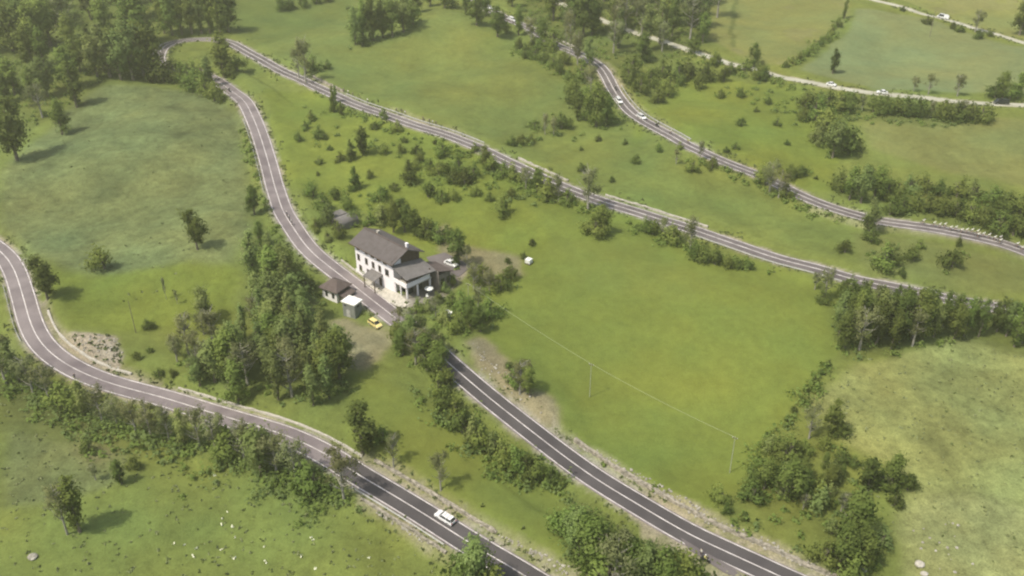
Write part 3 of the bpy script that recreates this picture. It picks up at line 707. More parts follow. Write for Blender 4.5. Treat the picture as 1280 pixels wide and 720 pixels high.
row([(1008,138,26),(1020,150,30,'bush'),(1030,168,36,'bush'),(1040,197,46,'pale',.9),(1050,190,40,'bush'),(1064,188,26,'bushdark'),(1003,150,18,'bush'),(1022,178,26,'bushpale')], 'in the scrub running down from the far lane', 'scrub below the far lane', 'bush')
row([(1052,240,30,'bush'),(1062,250,40),(1076,254,46,'pale'),(1092,250,42),(1106,248,30,'bush'),(1082,236,30,'round')], "in the round thicket above the upper road", 'thicket above the upper road', 'round')
row([(x, 134+(x-1015)*.085, 20 if x % 2 else 25, k) for x, k in ((1019,'bush'),(1034,'bushdark'),(1048,'bush'),(1062,'bushdark'),(1077,'bare'),(1091,'bushdark'),(1106,'bushdark'),(1120,'bush'),(1134,'bushdark'),(1148,'bushdark'),(1163,'bare'),(1178,'bushdark'),(1192,'bushdark'),(1200,'bare'),(1212,'bushdark'),(1228,'bush'))], 'in the dark hedge below the far lane', 'hedge below the far lane')
row([(1041,92,28,'talldark',1.3),(1160,118,24,'bare'),(1142,114,18,'bare'),(1196,120,26,'bare'),(1252,124,32,'round'),(1243,122,20,'bushdark'),(1272,122,30,'round'),(1262,124,22,'bush')], 'standing on the far verge of the far lane', 'trees on the far verge of the far lane')
row([(983,84),(991,80),(1000,76),(1008,70),(1016,65),(1024,58),(1032,51),(1040,43),(1048,34),(1055,24)] and [(983,84,10),(991,80,10),(1000,76,11),(1008,70,11),(1016,65,11),(1024,58,12),(1032,51,12),(1040,43,12),(1048,34,12),(1055,24,22,'tall')], 'in the hedge slanting between the two far meadows', 'hedge between the far meadows', 'bush', .8)
row([(1159,30,11),(1190,36,9),(1200,40,10),(1219,40,27,'bare'),(1222,48,12),(1236,46,9),(1274,44,40,'round'),(1128,14,7)], 'along the farthest lane at the top right', 'growth along the farthest lane', 'bushdark')
row([(x, y, h, k) for x, y, h, k in ((1112,268,24,'bush'),(1127,264,22,'bushdark'),(1143,262,26,'bush'),(1160,263,24,'bushdark'),(1177,267,28,'bush'),(1194,270,24,'bushdark'),(1212,274,28,'bush'),(1230,280,26,'bushdark'),(1248,288,28,'bush'),(1266,294,30,'bushdark'),(1284,300,28,'bush'))], "in the front row above the cycling bunch", 'thicket above the cycling bunch, front row')
row([(1120,244,22,'bush'),(1136,240,24,'bushpale'),(1156,240,24,'bush'),(1175,245,22,'bushdark'),(1196,246,26,'bush'),(1216,248,24,'bushpale'),(1238,255,26,'bush'),(1256,262,26,'bushdark'),(1276,268,28,'bush')], "in the back row above the cycling bunch", 'thicket above the cycling bunch, back row')
row([(1086,294,46,'pale',.75),(1089,302,20,'bushdark'),(1056,316,19,'bushdark'),(1103,336,34,'bush'),(1112,330,26,'bushdark'),(1128,345,12,'bushdark'),(1142,326,20,'bush'),(1150,310,12,'bush'),(1190,334,26,'bushdark'),(1197,308,16,'bushdark',.5)], "between the two roads at the right", 'bushes between the two right-hand roads')
row([(1030,374,42,'bare',.9),(1018,362,24,'bare'),(1028,378,18,'bushdark'),(1062,372,30,'bush')], "at the top corner of the mown field", 'trees at the top corner of the mown field')
fill([(1044,392),(1072,378),(1150,392),(1290,410),(1310,440),(1270,436),(1200,424),(1140,434),(1090,446),(1052,446)], 17, 14, 42, 66, ['talldark','tall','round','dark','bare','tall','tallpale'], 'in the copse below the road at the right edge', 'trees of the right-hand copse', .95, 9, lambda x, y: y-(345+(x-1045)*.14))
row([(1036,458,10),(1027,468,9),(1018,478,10),(1009,490,9),(1002,502,10),(993,515,10),(985,526,9)], "in the thin hedge right of the mown field", 'thin hedge beside the mown field', 'bushdark', .9)
row([(1011,548,46,'bare',.9),(1038,544,50,'talldark',1.3),(1048,542,26,'bushdark'),(978,578,34,'bush'),(990,572,24,'bushdark'),(1031,560,20,'bush'),(1052,580,20,'bushdark'),(1067,583,16,'bushdark'),(1005,566,22,'bush'),(964,562,22,'bushpale')], "in the upper scrub beside the speckled field", 'upper scrub beside the speckled field')
row([(940,602,28,'bushdark'),(955,612,44,'round'),(968,606,30,'bush'),(984,624,58,'round'),(1004,626,44,'dark'),(1024,630,36,'bush'),(1040,600,26,'bushpale'),(1084,614,48,'talldark',1.4),(1112,612,52,'round'),(1134,612,26,'bushdark'),(1118,632,20,'bushdark'),(1100,608,28,'bush')], "in the middle scrub beside the speckled field", 'middle scrub beside the speckled field')
fill([(930,628),(1000,635),(1030,660),(1050,700),(1100,735),(1110,690),(1060,640),(1120,640),(1080,600),(1000,560),(960,590)], 26, 20, 18, 38, ['bush','bushpale','round','bare'], 'in the scrub beside the speckled field', 'scrub beside the speckled field', 1.0, 44)
row([(1066,676,78,'round',.95),(1048,712,64,'round'),(1030,702,36,'bush'),(1078,708,56,'dark'),(1062,726,48,'bush'),(900,628,28,'bush'),(908,640,16,'bushdark'),(931,650,10,'bushdark')], "in the scrub just above the stone wall", 'lower scrub by the stone wall')
row([(712,668,44,'bush'),(724,698,74,'pale'),(742,716,84,'round'),(758,700,56,'bush'),(768,742,92,'bare'),(788,736,78,'round'),(806,744,80,'pale'),(824,748,80,'round'),(842,748,72,'round'),(858,752,62,'bush'),(872,752,50,'bush'),(734,668,40,'bushpale'),(752,742,60,'bush')], "at the bottom border below the right-hand road", 'trees at the bottom border')
row([(550,494,34),(560,512,34,'bushdark'),(570,524,34),(578,540,36,'bushdark'),(590,552,38,'bushpale'),(604,562,40),(617,570,36,'bushpale'),(630,580,42),(643,588,40),(657,594,36,'bushdark'),(671,600,32),(688,602,24,'bushdark'),(702,606,16)], "in the hedge below the dark new road", 'hedge below the dark new road', 'bush', .8)
row([(454,568,72,'talldark',1.3),(492,584,50,'bare',.7),(551,612,54,'bare',.8),(478,552,24,'bush')], 'standing alone on the green between the two lower roads', 'trees on the green between the lower roads')
row([(8,480,63,'bare'),(24,478,57,'tallpale'),(42,492,55,'bare'),(62,502,53,'bare'),(84,512,42,'bush'),(106,520,48,'tallpale'),(128,528,52,'bare'),(148,534,45,'bare'),(170,540,50,'bare'),(190,548,52,'bare')], 'in the belt below the lower road, left half', 'belt of trees below the lower road, left half')
row([(212,552,50,'bare'),(230,558,53,'tallpale'),(250,560,57,'bare'),(270,566,62,'bare'),(288,568,42,'bush'),(306,576,59,'bare'),(326,590,66,'pale'),(346,592,57,'bare'),(370,604,66,'bare',.8),(392,618,50,'bush'),(430,628,79,'bare',.75)], 'in the belt below the lower road, right half', 'belt of trees below the lower road, right half')
row([(594,745,92,'pale',.9),(575,752,70,'bush'),(618,752,60,'bush'),(645,760,50,'bush')], 'rising over the bottom road at the bottom border', 'trees over the bottom road')
row([(84,668,80,'bare',.7),(100,664,82,'tall',1.1),(152,604,34,'talldark',1.5),(120,600,26,'bare'),(112,566,20,'bush'),(165,586,20,'bush')], 'on the rough slope at the bottom left', 'trees on the bottom-left slope')
fill([(322,330),(345,322),(372,372),(392,400),(418,440),(436,470),(424,508),(372,522),(322,508),(262,494),(252,470),(292,452),(318,424),(308,380)], 21, 20, 46, 72, ['tallpale','pale','round','tallpale','tallpale','pale','bare'], "in the copse below the little hut", 'trees of the copse by the hut', 1.0, 12, lambda x, y: y-(288 if x < 350 else 305) if y < 380 else 99 if x < 372 else y-(368 if x < 400 else 384 if x < 414 else 398))
fill([(212,440),(252,404),(322,404),(330,440),(262,502),(236,484)], 26, 24, 30, 50, ['bare','tallpale','bare','pale'], 'in the loose growth left of the big copse', 'loose growth left of the copse', 1.0, 51)
row([(318,268,36,'dark',1.1),(325,306,30,'round'),(338,322,34,'tallpale',1.2),(352,340,36,'pale'),(368,352,30,'bush'),(384,362,20,'bush'),(312,340,34,'bare')], 'on the left bank of the road above the copse', 'trees on the bank above the copse')
row([(236,444,58,'bare',.8),(222,452,34,'bare'),(250,482,40,'pale'),(208,374,30,'bare',.35),(222,380,18,'bare',.5),(186,410,14,'bushdark'),(172,448,12,'bushdark'),(200,470,12,'bushdark'),(216,470,12,'bushdark'),(188,440,8,'bushdark')], 'on the green slope above the lower-left road', 'growth above the lower-left road')
row([(247,312,50,'dark',1.0),(131,336,32,'bush'),(60,374,54,'dark',1.05)], 'standing alone in the wide left meadow', 'lone trees in the left meadow')
row([(439,200,24,'cone'),(454,194,34,'talldark',1.6),(444,237,28,'cone'),(399,172,17,'bush'),(405,174,10,'bushdark'),(399,205,11,'bush'),(425,202,13,'bush'),(397,219,6,'bushdark'),(468,162,11,'bushdark'),(482,192,15,'bush'),(374,176,14,'bush'),(388,150,14,'bush'),(382,162,12,'bush'),(412,188,8,'bushdark')], "on the bushy slope's left half above the house", 'bushes on the slope, left half', 'bush')
row([(501,191,13),(520,193,14),(526,203,14),(512,229,28,'cone',1.3),(520,212,14,'bush'),(543,180,6),(552,196,22,'bush'),(538,212,16,'bush'),(549,218,20,'bush'),(574,215,22,'bush'),(567,230,22),(581,232,24),(497,164,14,'bush'),(480,149,16,'bush',.6),(592,222,20,'bush'),(506,178,8)], "on the bushy slope's right half above the house", 'bushes on the slope, right half', 'bushdark')
row([(476,250,20,'bush'),(462,222,12,'bushdark'),(535,246,20,'bush'),(553,252,18,'bushdark'),(566,250,16,'bush'),(596,244,16,'bush'),(627,268,28,'bush'),(640,246,14,'bush'),(612,250,12,'bushdark'),(493,238,12,'bush')], 'dotted in the belt just uphill of the house', 'bushes uphill of the house', 'bush')
row([(392,246,22),(404,262,22,'bush'),(412,278,24,'bushpale'),(424,296,22,'bush'),(432,262,20,'bush'),(396,288,16),(418,250,18),(442,280,18,'bush'),(410,300,14,'bushpale')], 'between the road and the grey shed', 'bushes around the grey shed', 'bush')
row([(462,282,18,'bush'),(478,278,26,'bushpale'),(492,290,40,'round'),(506,290,42,'dark'),(520,294,34,'round'),(534,298,28,'bush'),(548,302,24,'bush')], 'directly behind the house roof', 'trees behind the house')
row([(573,332,46,'tall',1.4),(584,336,30,'bare'),(560,300,22,'bushdark'),(602,352,26,'bush'),(592,362,34,'bare'),(612,366,34,'bare'),(626,362,24,'bush'),(640,348,20,'bushdark'),(634,330,10,'bushdark'),(654,322,8,'bushdark'),(664,306,9,'bushdark')], 'on the stony bank to the right of the house', 'growth on the bank right of the house')
row([(578,392,33,'bush'),(588,408,36,'dark'),(600,414,35,'round'),(612,396,28,'bush'),(572,414,28,'bush'),(566,382,21,'bush'),(556,402,21,'bushpale'),(598,384,28,'bare')], 'packed between the white signboard and the mown field', 'trees by the white signboard')
row([(500,410,28,'bare'),(512,418,33,'bare'),(524,428,36,'pale'),(542,456,43,'bare'),(552,446,33,'tallpale'),(496,424,28,'bush'),(504,444,36,'round'),(520,456,52,'bare'),(534,462,50,'round'),(548,468,45,'round'),(514,434,42,'pale'),(530,440,33,'bare'),(560,482,28,'bush'),(543,440,33,'dark')], 'over the road just below the house', 'trees over the road below the house')
row([(650,492,48,'bare'),(662,495,40,'round'),(642,482,24,'bush'),(636,462,12,'bushdark')], 'between the dark new road and the mown field', 'trees by the dark new road')
row([(520,392,21,'bush'),(534,388,18,'bushpale'),(547,378,16,'bush'),(556,366,15,'bushpale'),(562,356,18,'bush'),(545,396,25,'bare')], 'crowding the terrace right of the house', 'shrubs by the terrace')
row([(473,346,18,'bushpale'),(462,340,16,'bush'),(455,330,12,'bush'),(486,352,8,'bushdark')], 'in the front garden of the house', 'garden bushes before the house')

# ------------------------------------------------------------------ small ground cover (stuff)
def scatter(name, polys, count, smin, smax, mat, label, cat, seed, flat=1.0, blades=5):
    g = random.Random(seed); V = []; F = []
    wp = []
    for poly in polys:
        x0 = min(p[0] for p in poly); x1 = max(p[0] for p in poly); y0 = min(p[1] for p in poly); y1 = max(p[1] for p in poly); wp.append((poly, x0, x1, y0, y1, (x1-x0)*(y1-y0)))
    tot = sum(w[-1] for w in wp)
    for poly, x0, x1, y0, y1, a in wp:
        W = [march(hgrid, *p)[:2] for p in poly]; ax = min(w[0] for w in W); bx = max(w[0] for w in W); ay = min(w[1] for w in W); by = max(w[1] for w in W)
        n = int(count*a/tot); k = 0; tries = 0
        while k < n and tries < n*20:
            tries += 1; x = g.uniform(ax, bx); y = g.uniform(ay, by)
            if not inpoly(x, y, W): continue
            if hgrid(x, y, DIST) < 5.5: continue
            z = hgrid(x, y); s = g.uniform(smin, smax); k += 1
            for b_ in range(blades):
                a1 = g.uniform(0, 2*PI); c_ = Vector((x+g.gauss(0, s*.5), y+g.gauss(0, s*.5), z+s*flat*g.uniform(.1, .7)))
                t = Vector((math.cos(a1), math.sin(a1), g.uniform(-.4, .4)))*s*.5; u = Vector((-math.sin(a1)*.4, math.cos(a1)*.4, g.uniform(.4, 1)*flat))*s*.5
                i = len(V); V += [c_-t-u, c_+t-u, c_+t*.8+u, c_-t*.7+u]; F.append((i, i+1, i+2, i+3))
    o = MB().add(V, F).build(name, mat); tag(o, label, cat, kind='stuff'); return o
scatter('rough_grass', [[(0,215),(70,150),(190,108),(300,130),(320,290),(290,330),(110,340),(0,290)], [(0,500),(150,560),(420,600),(560,720),(0,720)], [(1065,455),(1210,415),(1280,440),(1280,720),(1140,720),(1030,520)]], 150, .2, .45, M['tuft'], 'dark rough tufts strewn through the meadows', 'grass', 5)
scatter('pale_grass', [[(1060,455),(1210,415),(1280,440),(1280,720),(1140,720),(1030,520)], [(0,500),(150,560),(420,600),(560,720),(0,720)], [(170,300),(240,280),(250,360),(140,380)]], 500, .2, .45, M['tuft_pale'], 'pale seeding tufts strewn through the meadows', 'grass', 6)
scatter('wild_flowers', [[(258,565),(300,560),(325,600),(300,615),(262,608)], [(284,645),(304,650),(300,675),(286,670)], [(200,640),(420,640),(480,720),(160,720)]], 22, .25, .45, M['flower'], 'white blossom heads scattered on the bottom-left meadow', 'flowers', 8, 1, 6)
def undergrowth(name, mat, polys, lines, seed, label, per=13.0, smin=.7, smax=1.7, leaf=.30, nl=26):
    g = np.random.default_rng(seed); pts = []
    for poly in polys:
        dens = 1.0
        if isinstance(poly, tuple): poly, dens = poly
        W = np.array([march(hgrid, *p)[:2] for p in poly]); ax, ay = W.min(0); bx, by = W.max(0)
        n = int((bx-ax)*(by-ay)/per*dens)
        for x, y in zip(g.uniform(ax, bx, n), g.uniform(ay, by, n)):
            if inpoly(x, y, W) and vnoise(np.array(x), np.array(y), 7, seed) > .36: pts.append((x, y, 1))
    for (ln, wd, hs) in lines:
        W = [march(hgrid, *p)[:2] for p in ln]
        for a, b_ in zip(W[:-1], W[1:]):
            L_ = np.linalg.norm(b_-a); n = int(L_/1.5*max(1, wd/2.2))
            for t in g.random(n): q = a+(b_-a)*t+g.normal(size=2)*wd*.5; pts.append((q[0], q[1], hs))
    V = []; SN = []
    for (x, y, hs) in pts:
        if hgrid(x, y, DIST) < hgrid(x, y, HW)+1.1: continue
        s_ = g.uniform(smin, smax)*hs; z = hgrid(x, y); d = g.normal(size=(nl, 3)); d /= np.linalg.norm(d, axis=1)[:, None]
        r = (g.random(nl)**.5*np.clip(1+.35*g.normal(size=nl), .3, 1.9))[:, None]
        C = np.array([x, y, z+s_*.45])+d*r*np.array([s_*1.15, s_*1.15, s_*.75]); C[:, 2] = np.maximum(C[:, 2], z+.05)
        sn = d*.7+np.array([0, 0, .7])+g.normal(size=(nl, 3))*.2; sn /= np.linalg.norm(sn, axis=1)[:, None]
        nr = sn+g.normal(size=(nl, 3))*.36; nr /= np.linalg.norm(nr, axis=1)[:, None]
        t = np.cross(nr, g.normal(size=(nl, 3))); t /= np.linalg.norm(t, axis=1)[:, None]; u = np.cross(nr, t); q = leaf*(.5+.8*g.random(nl))[:, None]
        V.append(np.stack([C-t*q-u*q*.6, C+t*q*.9-u*q*.7, C+t*q+u*q*.7, C-t*q*.7+u*q*.8], 1).reshape(-1, 3)); SN.append(np.repeat(sn, 4, axis=0))
    V = np.concatenate(V); SN = np.concatenate(SN); k = len(V)//4; me = bpy.data.meshes.new(name)
    me.vertices.add(len(V)); me.vertices.foreach_set('co', V.astype(np.float32).ravel()); me.loops.add(k*4); me.loops.foreach_set('vertex_index', np.arange(k*4, dtype=np.int32))
    me.polygons.add(k); me.polygons.foreach_set('loop_start', (np.arange(k)*4).astype(np.int32)); me.polygons.foreach_set('use_smooth', np.ones(k, bool)); me.update()
    me.normals_split_custom_set_from_vertices([tuple(x) for x in SN]); me.materials.append(mat)
    o = bpy.data.objects.new(name, me); COL.objects.link(o); tag(o, label, 'undergrowth', kind='stuff')
UG = [([(-40,200),(60,150),(120,106),(190,102),(190,55),(300,40),(300,-30),(-60,-30)], .55), ([(650,-30),(890,-30),(882,55),(800,84),(755,90),(700,60),(650,26)], .7),
      [(1040,385),(1070,368),(1300,408),(1300,450),(1200,428),(1120,446),(1050,452)], ([(322,300),(350,300),(400,370),(430,430),(440,490),(370,525),(300,508),(225,480),(215,430),(300,400)], .9),
      [(1100,238),(1300,250),(1300,305),(1230,290),(1130,270)], [(1010,116),(1240,138),(1230,154),(1180,160),(1040,150)], [(205,95),(262,98),(300,130),(270,128),(222,110)],
      [(700,600),(780,650),(860,694),(880,740),(700,740)], ([(930,600),(985,528),(1010,545),(1040,540),(1060,570),(1130,600),(1130,630),(1090,640),(1080,735),(1040,725),(980,690),(900,650)], .75),
      ([(540,176),(600,196),(650,224),(705,256),(650,262),(600,252),(548,240),(500,232),(520,190)], .55), ([(395,240),(440,240),(520,262),(560,290),(470,276),(440,290),(400,285)], .5),
      ([(552,360),(570,330),(600,345),(650,335),(640,375),(615,420),(575,420),(545,385)], .6), ([(775,95),(890,85),(960,100),(1010,125),(1060,165),(1040,205),(1000,170),(930,125),(870,120),(800,125)], .4),
      ([(480,400),(560,395),(570,440),(548,480),(500,450)], .5), ([(715,100),(760,100),(790,165),(740,165)], .6), ([(1050,225),(1110,225),(1115,255),(1055,255)], 1),
      ([(640,160),(720,130),(730,175),(650,185)], .4), ([(380,110),(440,140),(520,175),(500,215),(430,210),(380,190)], .18), ([(1040,300),(1210,320),(1200,345),(1100,345)], .25),
      ([(432,8),(520,8),(530,30),(500,50),(435,62)], .8), ([(950,215),(1015,215),(1005,240),(960,250)], .6)]
UL = [([(1040,455),(1025,470),(1010,488),(1000,503),(985,526),(960,560),(935,595)], 3.0, 1.2), ([(0,470),(45,492),(110,524),(190,548),(270,564),(345,592),(430,628)], 6.5, 1.3),
      ([(545,492),(590,550),(655,592),(705,605)], 5.5, 1.3), ([(596,196),(650,232),(700,252),(740,262)], 4.5, 1.2), ([(790,285),(862,312),(945,338)], 4.5, 1.1), ([(983,84),(1024,58),(1056,22)], 3.0, 1.1),
      ([(640,60),(680,78),(715,100)], 4, 1.1), ([(860,66),(920,92),(1000,112)], 4, 1.0), ([(375,98),(400,118),(430,138),(480,160),(600,196)], 2.6, .8), ([(860,195),(960,235),(1040,275)], 3, .9),
      ([(570,740),(600,745),(660,765)], 5, 1.4), ([(180,96),(196,100),(208,104)], 3, 1.3), ([(305,160),(320,215),(338,262),(352,300)], 2.4, 1.0), ([(690,545),(770,600),(850,650)], 1.6, .6)]
undergrowth('undergrowth', M['leaf_mid'], UG, UL, 21, 'tangled green undergrowth beneath the trees and along the hedges')
undergrowth('pale_undergrowth', M['leaf_pale'], [((p_[0] if isinstance(p_, tuple) else p_), (p_[1] if isinstance(p_, tuple) else 1)*.55) for p_ in UG], UL[1:3], 22, 'paler fresh growth mixed into the thickets and hedges')
def verge_tufts():
    g = random.Random(77); V = []; F = []
    for k, r in ROADS.items():
        P = r['P']; Nn, _ = normals(P)
        for i in range(len(P)):
            if not (60 < P[i, 1] < 520): continue
            for q in range(5):
                sd_ = g.choice((-1, 1)); o_ = sd_*(r['hw']+.25+abs(g.gauss(0, 1.5))); x = P[i, 0]+Nn[i, 0]*o_+g.uniform(-.7, .7); y = P[i, 1]+Nn[i, 1]*o_+g.uniform(-.7, .7)
                if hgrid(x, y, DIST) < r['hw']+.2 or vnoise(np.array(x), np.array(y), 9, 3) < .42: continue
                z = hgrid(x, y); s = g.uniform(.25, .8)
                for b_ in range(6):
                    a1 = g.uniform(0, 2*PI); c_ = Vector((x+g.gauss(0, s*.4), y+g.gauss(0, s*.4), z+s*g.uniform(.1, .6)))
                    t = Vector((math.cos(a1), math.sin(a1), g.uniform(-.4, .4)))*s*.35; u = Vector((-math.sin(a1)*.4, math.cos(a1)*.4, g.uniform(.4, 1)))*s*.35
                    j = len(V); V += [c_-t-u, c_+t-u, c_+t*.8+u, c_-t*.7+u]; F.append((j, j+1, j+2, j+3))
    tag(MB().add(V, F).build('verge_growth', M['tuft']), 'ragged grass and weeds growing along the road verges', 'grass', kind='stuff')
verge_tufts()
scatter('dark_scrub', [[(88,424),(150,419),(154,466),(110,455)]], 44, .3, .6, M['tuft'], 'dark tufts dotted over the stony patch', 'scrub', 9, 1, 6)
def rocks(name, polys, n, s0, s1, label, cat, seed, dens=None):
    g = random.Random(seed); mb = MB()
    for poly, nn in zip(polys, n):
        W = [march(hgrid, *p)[:2] for p in poly]; ax = min(w[0] for w in W); bx = max(w[0] for w in W); ay = min(w[1] for w in W); by = max(w[1] for w in W)
        k = 0; tr = 0
        while k < nn and tr < nn*30:
            tr += 1; x = g.uniform(ax, bx); y = g.uniform(ay, by)
            if not inpoly(x, y, W) or hgrid(x, y, DIST) < 4.6: continue
            k += 1; z = hgrid(x, y); s = g.uniform(s0, s1); V = []
            for (r_, zz) in ((.9, -.3), (1, .2), (.7, .6), (.2, .8)):
                for q in range(6):
                    a = 2*PI*q/6+g.uniform(-.3, .3); rr = s*r_*g.uniform(.7, 1.15); V.append((x+math.cos(a)*rr, y+math.sin(a)*rr, z+zz*s*g.uniform(.8, 1.2)))
            F = [(i*6+q, i*6+(q+1) % 6, (i+1)*6+(q+1) % 6, (i+1)*6+q) for i in range(3) for q in range(6)]+[(18, 19, 20, 21, 22, 23)]
            mb.add(V, F)
    o = mb.build(name, M['rock']); tag(o, label, cat, kind='stuff')
rocks('rubble', [[(86,424),(150,419),(154,440),(150,464),(110,455)], [(700,548),(740,560),(900,650),(1050,725),(1040,740),(960,705),(780,610)], [(1130,650),(1200,650),(1220,720),(1140,720)],
      [(450,585),(580,640),(720,710),(700,720),(560,650)], [(460,618),(560,680),(550,690),(470,640)], [(590,425),(640,470),(690,530),(660,520),(600,460)]], [90, 260, 18, 130, 60, 40], .12, .38, 'loose grey stones on the road cuttings and the stony patch', 'stones', 4)
def boulder(px, py, s, label, mat, seed):
    g = random.Random(seed); p = at(px, py); V = []; F = []; n = 10
    prof = [(.85, -.2), (1.05, .25), (.95, .55), (.6, .85), (.15, .98)]
    for (r_, zz) in prof:
        for q in range(n):
            a = 2*PI*q/n; rr = s*r_*g.uniform(.82, 1.1); V.append((math.cos(a)*rr*1.2, math.sin(a)*rr, zz*s*g.uniform(.9, 1.1)))
    F = [(i*n+q, i*n+(q+1) % n, (i+1)*n+(q+1) % n, (i+1)*n+q) for i in range(len(prof)-1) for q in range(n)]+[tuple((len(prof)-1)*n+q for q in range(n))]
    o = MB().add(V, F).build('boulder', mat, smooth=False); o.location = p; tag(o, label, 'boulder'); return o
boulder(41,697,.8, 'grey boulder lying on the bottom-left meadow near the corner', M['rock'], 1)
boulder(1149,706,.8, 'pale boulder at the bottom border of the speckled field', M['concrete'], 2)
boulder(1155,718,.6, 'smaller pale boulder at the very bottom of the speckled field', M['concrete'], 3)
boulder(1078,713,.6, 'white boulder at the foot of the scrub by the stone wall', M['concrete'], 4)

# ------------------------------------------------------------------ house
def frame_axes(ux, uy):
    return math.atan2(uy, ux)
HP = at(493.5, 366)
HA = math.atan2(-10.9, 11.1)
HSC = 1.06
def house():
    r = empty('house', HP, HA, label='long white three-storey house with brown gabled roof beside the road', cat='house')
    r.scale = (HSC, HSC, HSC)
    L_ = 15.6; D = 8.6; Hh = 9.0
    def win(u, z, w, h, face='front'):
        m = MB(); 
        if face == 'front':
            m.box(u-w/2, u+w/2, -.02, .10, z, z+h)
        else:
            m.box(-.10, .02, u-w/2, u+w/2, z, z+h)
        f = MB()
        t = .09
        if face == 'front':
            for bx in ((u-w/2-t, u-w/2, z-t, z+h+t), (u+w/2, u+w/2+t, z-t, z+h+t), (u-w/2, u+w/2, z-t, z), (u-w/2, u+w/2, z+h, z+h+t), (u-.03, u+.03, z, z+h)):
                f.box(bx[0], bx[1], -.07, .06, bx[2], bx[3])
        else:
            for bx in ((u-w/2-t, u-w/2, z-t, z+h+t), (u+w/2, u+w/2+t, z-t, z+h+t), (u-w/2, u+w/2, z-t, z), (u-w/2, u+w/2, z+h, z+h+t)):
                f.box(-.06, .07, bx[0], bx[1], bx[2], bx[3])
        g_ = m.build('window', M['glass'], r); f.build('frame', M['frame'], g_)
        s_ = MB()
        if face == 'front': s_.box(u-w/2-.15, u+w/2+.15, -.16, .03, z-.18, z-t-.003)
        else: s_.box(-.03, .16, u-w/2-.15, u+w/2+.15, z-.18, z-t-.003)
        s_.build('sill', M['concrete'], g_)
    w = MB(); w.box(-L_, 0, 0, D, -2.0, Hh)
    # gable triangles
    for x in (-L_, -.25):
        w.add([(x, 0, Hh), (x, D, Hh), (x, D/2, Hh+2.0), (x+.25, 0, Hh), (x+.25, D, Hh), (x+.25, D/2, Hh+2.0)], [(0, 2, 1), (3, 4, 5), (0, 3, 5, 2), (1, 2, 5, 4)])
    w.build('wall', M['white_wall'], r)
    gb = MB(); gb.add([(.012, -.6, Hh+.0), (.012, D+.6, Hh+.0), (.012, D/2, Hh+1.9), (.10, -.6, Hh), (.10, D+.6, Hh), (.10, D/2, Hh+1.9)], [(0, 2, 1), (3, 4, 5), (0, 3, 5, 2), (1, 2, 5, 4), (0, 1, 4, 3)])
    gb.box(.012, .06, D*.3, D, 5.4, Hh-.01); gb.build('gable_shade', M['wood'], r)  # dark brown slab puts the overhang's shade on the gable end
    # roof with overhang and thickness
    ov = 1.1; rf = MB(); sl = 2.0/(D/2)
    for sgn in (0, 1):
        y0, y1 = (-ov, D/2) if not sgn else (D+ov, D/2)
        z0 = Hh+.10-ov*sl; z1 = Hh+2.10
        V = [(-L_-ov, y0, z0), (ov*.9, y0, z0), (ov*.9, y1, z1), (-L_-ov, y1, z1)]; V += [(a, b_, c-.22) for a, b_, c in V]
        rf.add(V, [(0, 1, 2, 3), (7, 6, 5, 4), (0, 4, 5, 1), (1, 5, 6, 2), (3, 2, 6, 7), (0, 3, 7, 4)])
    ro = rf.build('roof', M['roof'], r)
    # tile courses as slim battens
    MB().box(-L_-ov, ov*.9, D/2-.18, D/2+.18, Hh+2.06, Hh+2.22).build('ridge', M['roof_brown'], ro)
    MB().box(-1.5, -.95, D/2+1.2, D/2+1.75, Hh+1.0, Hh+2.5).box(-1.6, -.85, D/2+1.1, D/2+1.85, Hh+2.5, Hh+2.62).build('chimney', M['white_wall'], ro)
    MB().box(-12.6, -11.9, D/2+.7, D/2+1.4, Hh+1.0, Hh+2.4).build('chimney', M['concrete'], ro)
    MB().tube([(-L_-ov, -ov-.08, Hh-.36), (ov*.9, -ov-.08, Hh-.36)], .09, 6).build('gutter', M['frame'], r)
    for u, ww in ((-14.3, .9), (-10.8, .9), (-8.3, 1.2), (-5.8, 1.2), (-3.2, 1.2)): win(u, 7.2, ww, 1.35)
    for u, ww in ((-14.3, .9), (-11.0, .9), (-8.2, .9), (-5.5, .9), (-2.6, 1.3)): win(u, 4.1, ww, 1.6)
    for u, ww in ((-13.8, .9), (-10.6, .9)): win(u, 1.2, ww, 1.4)
    dr = MB().box(-6.1, -4.9, -.05, .05, -.1, 2.2).build('door', M['wood'], r); MB().box(-5.1, -5.0, -.11, -.05, .95, 1.1).build('handle', M['metal'], dr)
    # porch canopy in front
    c = MB(); V = [(-9.0, -3.0, 2.7), (-4.4, -3.0, 2.7), (-4.4, -.02, 3.6), (-9.0, -.02, 3.6)]; V += [(a, b_, c_-.18) for a, b_, c_ in V]
    c.add(V, [(0, 1, 2, 3), (7, 6, 5, 4), (0, 4, 5, 1), (1, 5, 6, 2), (0, 3, 7, 4)]); cp = c.build('porch_canopy', M['roof_grey'], r)
    for u in (-8.8, -4.6): MB().box(u-.1, u+.1, -2.85, -2.65, -1.0, 2.58).build('porch_post', M['wood'], cp)
    # loggia wing on the right
    E = 5.0; v0 = 0.3; v1 = 8.3
    MB().box(0.11, E-1.7, v0+1.9, v1, -1.5, 5.1).build('wing_wall', M['annex_wall'], r)  # brown instead of white: the loggia's recess shade put into the wall colour
    lg = MB().box(0.01, E, v0-.3, v1, 3.0, 3.25).build('balcony', M['concrete'], r)
    bp_ = MB(); bp_.box(0.02, E, v0-.36, v0-.2, 3.25, 4.45); bp_.box(E-.16, E, v0-.2, v1-.6, 3.25, 4.45); bp_.build('parapet', M['white_wall'], lg)
